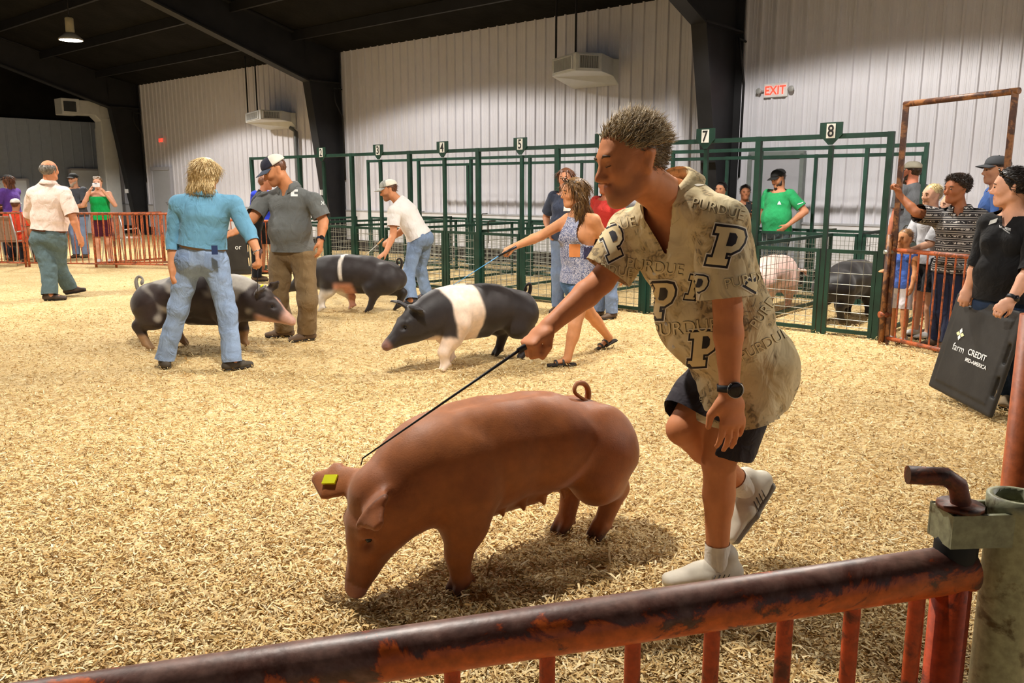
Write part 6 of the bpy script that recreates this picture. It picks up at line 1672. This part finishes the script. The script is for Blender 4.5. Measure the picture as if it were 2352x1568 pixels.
def teen():
    Y = 7.32
    J = dict(head=P(2196, 436, Y), hf=(-.95, -.30, .0), hu=(0, 0, 1), neck=P(2206, 482, Y), pel=P(2190, 615, Y), shR=P(2156, 500, Y + .10), elR=P(2104, 488, Y + .02), wrR=P(2066, 448, Y + .17), shL=P(2248, 502, Y - .10), elL=P(2258, 565, Y - .06), wrL=P(2236, 622, Y - .05),
             hipL=P(2208, 628, Y - .04), hipR=P(2170, 628, Y + .05), knL=P(2190, 715, Y), knR=P(2160, 715, Y + .1))
    J['anL'] = G(2180, 806) + ZV * .085; J['anR'] = G(2150, 796) + ZV * .085
    for sd in 'LR': J['to' + sd] = J['an' + sd] + np.array([-.13, -.04, 0])
    J['base'] = G(2165, 804)
    hands = {'R': dict(d=np.array([-.35, .1, .9]), pn=np.array([-.9, -.2, -.3]), th=np.array([.3, -1, .2]), curl=1.0, thumb=.8), 'L': dict(d=np.array([-.2, -.1, -1]), pn=np.array([-.6, .6, 0]), th=np.array([-.6, -.6, 0]), curl=.4)}
    t, H, o = human('teenager in a black and white striped print shirt gripping the tall gate', J, .98, .010, hexc('9a6040'), .98, 0, shirt=dict(mat=stripes(), o=.022, low=.04, sleeve=.90, sr=.085, neck=.02, vneck=(.07, .4), collar=.9, fold=.010, ff=15, seed=81),
                    pants=dict(mat=cloth('navy_trousers', hexc('20263e'), .85), kr=.085, ar=.08), shoes=dict(mat=MSHOE, sole=MSOLE), hands=hands)
    MH = hairmat('curly_black_hair', hexc('1c120c'), hexc('3c2a1e'))
    pr = [(hp(H, (-.02, 0, .055), (.115, .095, .098)), .02), (half(H.q(.05, 0, .065), H.x * .75 - H.z * .66, .2), .012), (half(H.q(0, 0, -.01), -H.z + H.x * .5, .2), .02)]
    hair_vol(H, pr, MH, t, 1500, .022, .004, 17, (0, 0, .2), lift=.8, rnd=.7)
teen()
# ---- the people around the ring
def simple_person(label, J, S, skin, shirtc, pantsc, hair=None, capc=None, h=.014, g=1.05, bel=0., shorts=False, sleeve=.75, beardc=None, low=.06, shoec=None, bust=0., shirt_extra=None, collar_=None, hands=None, hstyle='short', group='people around the ring', headsc=1., denimp=False):
    sh = dict(mat=cloth(shirtc[0], hexc(shirtc[1])), o=.016, low=low, sleeve=sleeve, sr=.076, neck=.015, fold=.008, ff=15, seed=int(abs(J['pel'][0]) * 10) + 3)
    if collar_: sh['collar'] = collar_
    if shirt_extra: sh.update(shirt_extra)
    pm = denim(pantsc[0], hexc(pantsc[1])) if denimp else cloth(pantsc[0], hexc(pantsc[1]))
    t, H, o = human(label, J, S, h, hexc(skin), g, bel, shirt=sh, pants=dict(mat=pm, end=.85 if shorts else 2.02, kr=.082, ar=.078, waist=.05, name='shorts' if shorts else 'trousers'), shoes=dict(mat=shoec or MSHOE, sole=MSOLE, h=.013), hands=hands or std_hands(J), bust=bust, group=group, headsc=headsc)
    if hair:
        m = hairmat(*hair)
        if hstyle == 'short': hair_short(H, m, t, 260, .02, .003, (-.5, 0, -.1), 3, .052, .062, -.07, h * .8, .006)
        elif hstyle == 'long':
            pr = [(hp(H, (-.018, 0, .040), (.110, .090, .098)), .02), (ec(H.q(-.05, 0, .0), H.q(-.075, 0, -.20), H.y, (.085, .05), (.09, .035)), .03), (face_cut(H, .055, .055), .015)]
            hair_vol(H, pr, m, t, 500, .10, .005, 6, (-.1, 0, -1), h=h * .8, lift=.04, rnd=.06)
        elif hstyle == 'up':
            pr = [(hp(H, (-.018, 0, .040), (.108, .086, .098)), .02), (half(H.q(.055, 0, .055), H.x * .75 - H.z * .6, .2), .012), (hp(H, (-.11, 0, .05), (.04, .05, .05)), .02)]
            hair_vol(H, pr, m, t, 300, .04, .004, 6, (-1, 0, .1), h=h * .8, lift=.04, rnd=.06)
    if capc: cap(H, simple('cap_' + capc[0], hexc(capc[1]), .8), simple('cap_' + capc[2], hexc(capc[3]), .8), t)
    if beardc: beard(H, hairmat('beard_' + beardc, hexc(beardc)), t, .02, h * .8)
    return t, H, o
def phone(c, x, y, label, col='2a2a2e', w=.075, h_=.15):
    n = np.cross(unit(x), unit(y)); o = MB().box(c, (w, h_, .010), (unit(x), unit(y), n)).build('phone', simple('phone_' + col, hexc(col), .3), None, .004)
    tag(o, label, 'phone'); MB().box(c + unit(y) * h_ * .36 + n * .006, (w * .35, h_ * .14, .003), (unit(x), unit(y), n)).build('camera_bump', simple('phone_black', (.01, .01, .012), .2), o)
HIP = {'R': ((-.12, .36, .22), (.04, .22, .02)), 'L': ((-.12, .36, .22), (.04, .22, .02))}
UPR = ((.12, .24, .26), (.20, .10, .52))                        # hand raised in front of the face
# green shirt in the pens
J, S = stand(1790, 11.3, 1.66, math.radians(215), {'L': ((-.10, .38, .26), (.10, .24, .06)), 'R': ((.05, .26, .22), (.2, .2, .0))}, hyaw=math.radians(200), hpitch=.35)
t, H, o = simple_person('bearded man in a bright green tee shirt and black cap behind the pens', J, S, 'c88a68', ('bright_green', '2fa062'), ('grey_jeans', '4a5558'), ('dark_brown_hair', hexc('241812'), hexc('4a3424')), ('black', '1a1a1a', 'black', '1a1a1a'),   .012, 1.28, .06, beardc='2c1a12', low=.04, group=None, denimp=True)
bv = bvh_of(*o['shirt_geo']); v, f = poly_mesh([(-.5, -.4), (.5, -.4), (.3, .1), (0, .5), (-.3, .1)], .4); wrap(v, f, lambda x, y: (1790 + x * 9, 466 - y * 9), bv, MATS['logo_white'], o['shirt'], 'chest_logo', .004)
v, f = poly_mesh([(-.5, -.5), (.5, -.5), (.5, .5), (-.5, .5)], .4); wrap(v, f, lambda x, y: (1838 + x * 13, 467 - y * 2 - x * 4), bv, MATS['logo_white'], o['shirt'], 'sleeve_lettering', .004)
# person filming beside him
J, S = stand(1712, 11.75, 1.46, math.radians(262), {'L': ((.14, .2, .26), (.26, .03, .38)), 'R': ((.14, .2, .26), (.26, .03, .38))})
simple_person('person in a dark top filming with a phone beside the green shirt', J, S, '9a6446', ('dark_brown_top', '1e1a1a'), ('dark_trousers', '20202a'), ('black_hair', (0, 0, 0), (0, 0, 0)), None, hstyle='up', sleeve=.6)
phone(lerp(J['wrL'], J['wrR'], .5) + np.array([0, -.10, .08]), CR, ZV, 'dark phone held up by the person behind the pens')
J, S = stand(1658, 11.9, 1.50, math.radians(230))
simple_person('person with sunglasses on dark hair behind the letter-print shirt', J, S, 'b07a5a', ('grey_top', '4a4a50'), ('dark_trousers', '20202a'), ('black_hair', (0, 0, 0), (0, 0, 0)), None, hstyle='up')
# navy shirt and jeans, red shirt
J, S = stand(1302, 9.55, 1.64, math.radians(235), {'R': ((-.10, .36, .24), (.08, .20, .06)), 'L': ((-.1, .3, .2), (.1, .2, .0))}, hyaw=math.radians(250))
t, H, o = simple_person('person in a navy tee shirt and jeans, hand on hip, by the pens', J, S, 'c88a68', ('navy_tee', '3c4356'), ('denim_mid', '7a8cac'), ('brown_hair', (0, 0, 0), (0, 0, 0)), None, .013, 1.12, .02, low=.02, hstyle='long', bust=.9, denimp=True)
bv = bvh_of(*o['shirt_geo'])
for tx, cx, cy, hh in (('SHOW', 1303, 478, 8), ('TEAM', 1303, 488, 7)): pass
v, f = poly_mesh([(-.5, -.4), (.5, -.4), (.6, .1), (.2, .5), (-.4, .4)], .4); wrap(v, f, lambda x, y: (1302 + x * 16, 479 - y * 14), bv, MATS['logo_white'], o['shirt'], 'chest_print', .004)
J, S = stand(1396, 9.2, 1.58, math.radians(220))
simple_person('person in a red shirt and pale cap behind the bandana print top', J, S, 'a86a4a', ('red_shirt', 'b8342e'), ('denim_mid', '7a8cac'), ('dark_brown_hair', (0, 0, 0), (0, 0, 0)), ('sage', '8a968e', 'sage', '8a968e'), denimp=True)
# beyond the ring: black shirt photographing, blue shirt
J, S = stand(578, 12.9, 1.62, math.radians(20), {'L': ((.20, .22, .30), (.34, .08, .50)), 'R': ((.20, .22, .30), (.34, .08, .50))}, lean=.3, hpitch=-.05)
simple_person('person in black leaning forward with a phone behind the grey polo', J, S, 'c08060', ('black_shirt', '18181c'), ('black_trousers', '16161a'), ('auburn_hair', hexc('5a3420'), hexc('8a5a3a')), None, low=.05)
phone(lerp(J['wrL'], J['wrR'], .5) + np.array([.05, -.02, .09]), np.array([.3, 1., 0]), ZV, 'phone in a red case held by the person in black', 'c0402e')
c0 = P(548, 580, 12.4)
def logo_or(t, q, x, y, n, w, h_, th): flat_text('or', q(.15, .1, th * .5 + .009), x, y, h_ * .07, MATS['logo_white'], t, 'lettering')
board_mesh('dark sort board standing by the orange fence behind the turquoise shirt', P(505, 528, 12.2), P(572, 526, 12.2), P(574, 630, 12.2), P(507, 632, 12.2), MBOARD, logo_or)
J, S = stand(606, 13.95, 1.62, math.radians(75))
simple_person('person in a royal blue shirt and black shorts beyond the grey polo', J, S, 'b07a5a', ('royal_blue', '2438b0'), ('black_trousers', '16161a'), ('dark_brown_hair', (0, 0, 0), (0, 0, 0)), None, shorts=True, low=.0)
# the group at the swing gate
J, S = stand(2096, 10.2, 1.73, math.radians(110), hyaw=math.radians(125))
simple_person('bearded man in a grey tee shirt and tan cap behind the swing gate', J, S, 'd08468', ('grey_tee', '64666a'), ('dark_trousers', '20202a'), ('dark_brown_hair', (0, 0, 0), (0, 0, 0)), ('tan_mesh', '8c8676', 'tan_mesh', '8c8676'), .012, 1.15, .05, beardc='3a2c20')
J, S = stand(2148, 7.95, 1.46, math.radians(190), {'L': ((.14, .2, .18), (.34, .12, .10)), 'R': ((.14, .2, .18), (.34, .1, .10))})
simple_person('blond boy in a light grey shirt leaning on the swing gate', J, S, 'e0ac8e', ('light_grey_shirt', 'b4b4b8'), ('black_shorts', '1c1c20'), ('blond_boy_hair', hexc('b89a60'), hexc('e8d4a0')), None, .012, .92, shorts=True, sleeve=.95, shoec=simple('shoe_white2', hexc('cfccc8'), .6), headsc=1.06)
J, S = stand(2190, 8.1, 1.36, math.radians(185))
simple_person('fair-haired child in a white tee shirt behind the striped shirt', J, S, 'e0ac8e', ('white_flag_tee', 'd8d8dc'), ('red_shorts', 'c03028'), ('blond_boy_hair', (0, 0, 0), (0, 0, 0)), None, .012, .92, shorts=True, sleeve=.9, headsc=1.08)
J, S = stand(2092, 7.72, 1.04, math.radians(205), {'R': ((.10, .2, .20), (.26, .16, .20)), 'L': ((.02, .23, .2), (.08, .24, -.02))})
simple_person('small child in a blue tank top and pale shorts holding the gate bars', J, S, 'd09468', ('blue_tank', '4a6cc0'), ('pale_shorts', 'd4d0d4'), ('light_brown_hair', hexc('6a4a30'), hexc('a07a52')), None, .010, .95, shorts=True, sleeve=None, shirt_extra=dict(stub=False, neck=-.05, vtilt=.1, vR=.22), shoec=simple('shoe_white2', (1, 1, 1)), headsc=1.25)
J, S = stand(2292, 7.55, 1.70, math.radians(160), hyaw=math.radians(170))
simple_person('person in a blue shirt and dark cap behind the arch of the gate', J, S, 'c08a6a', ('mid_blue_shirt', '3c5a94'), ('denim_mid', '7a8cac'), ('dark_brown_hair', (0, 0, 0), (0, 0, 0)), ('charcoal', '3a3c40', 'charcoal', '3a3c40'), .012, 1.1, denimp=True)
# behind the left fence
J, S = stand(22, 16.6, 1.66, math.radians(170), {'L': ((.15, .22, .2), (.34, .08, .16)), 'R': ((.15, .22, .2), (.34, .08, .16))})
simple_person('person in a purple shirt and black cap behind the orange fence', J, S, '9a6446', ('purple_shirt', '5a3a8a'), ('dark_trousers', '20202a'), ('brown_hair', (0, 0, 0), (0, 0, 0)), ('black', '1a1a1a', 'black', '1a1a1a'), .016, 1.15, hstyle='long')
J, S = stand(-14, 16.9, 1.64, math.radians(-60))
simple_person('person in a brown top beside the purple shirt', J, S, 'b07a5a', ('brown_top', '6a5044'), ('dark_trousers', '20202a'), ('brown_hair', (0, 0, 0), (0, 0, 0)), None, .018, 1.1, hstyle='long')
J, S = stand(172, 17.2, 1.70, math.radians(262), {'R': ((.10, .26, .18), (.28, .06, .14)), 'L': ((.10, .26, .18), (.28, .06, .14))})
t, H, o = simple_person('man in a charcoal tee shirt and black cap holding food behind the fence', J, S, 'c08a6a', ('charcoal_tee', '44464c'), ('denim_mid', '7a8cac'), ('dark_brown_hair', (0, 0, 0), (0, 0, 0)), ('black', '1a1a1a', 'black', '1a1a1a'), .016, 1.25, .06, beardc='8a7a6a', denimp=True)
tag(MB().box(lerp(J['wrL'], J['wrR'], .5) + np.array([0, -.08, .03]), (.22, .12, .05)).build('food_tray', simple('tray_red', hexc('b0402c'), .5), None, .01), 'red paper food tray held by the man in charcoal', 'food tray')
J, S = stand(226, 16.0, 1.62, math.radians(285), {'L': ((.08, .30, .26), (.20, .12, .56)), 'R': ((.08, .30, .26), (.20, .12, .56))})
t, H, o = simple_person('person in a bright green tank top photographing over the orange fence', J, S, 'dca488', ('green_tank', '12a050'), ('maroon_shorts', '4a1c2c'), ('light_brown_hair', (0, 0, 0), (0, 0, 0)), None, .014, 1.08, 0, True, None, low=.04, bust=1.1, hstyle='up', shirt_extra=dict(stub=False, neck=-.09, vtilt=.1, vR=.28), shoec=simple('shoe_white2', (1, 1, 1)))
phone(lerp(J['wrL'], J['wrR'], .5) + np.array([0.03, -.06, .10]), CR, ZV, 'white phone held up by the person in green', 'e6e6ea', .14, .075)
mb = MB()
for s_ in (-1, 1): mb.tube([H.q(.075 + .012 * math.cos(a), s_ * .034 + .030 * math.sin(a), .115 + .02 * math.cos(a)) for a in np.linspace(0, 2 * math.pi, 11)[:-1]], .006, 6, closed=True)
mb.build('sunglasses', simple('sunglass_white', hexc('d0d0d0'), .3), t)
J, S = stand(76, 17.0, 1.60, math.radians(100), seat=True)
simple_person('seated person in a maroon shirt behind the checked shirt', J, S, 'b07a5a', ('maroon_shirt', '6a1e34'), ('dark_trousers', '20202a'), ('dark_brown_hair', (0, 0, 0), (0, 0, 0)), None, .017, 1.1)
J, S = stand(30, 15.85, 1.58, math.radians(95), seat=True)
simple_person('seated person in an orange red shirt and white cap behind the beige chair', J, S, 'b07a5a', ('orange_red_shirt', 'd8452c'), ('dark_trousers', '20202a'), ('brown_hair', (0, 0, 0), (0, 0, 0)), ('white', 'dcd8d0', 'white', 'dcd8d0'), .017, 1.1)
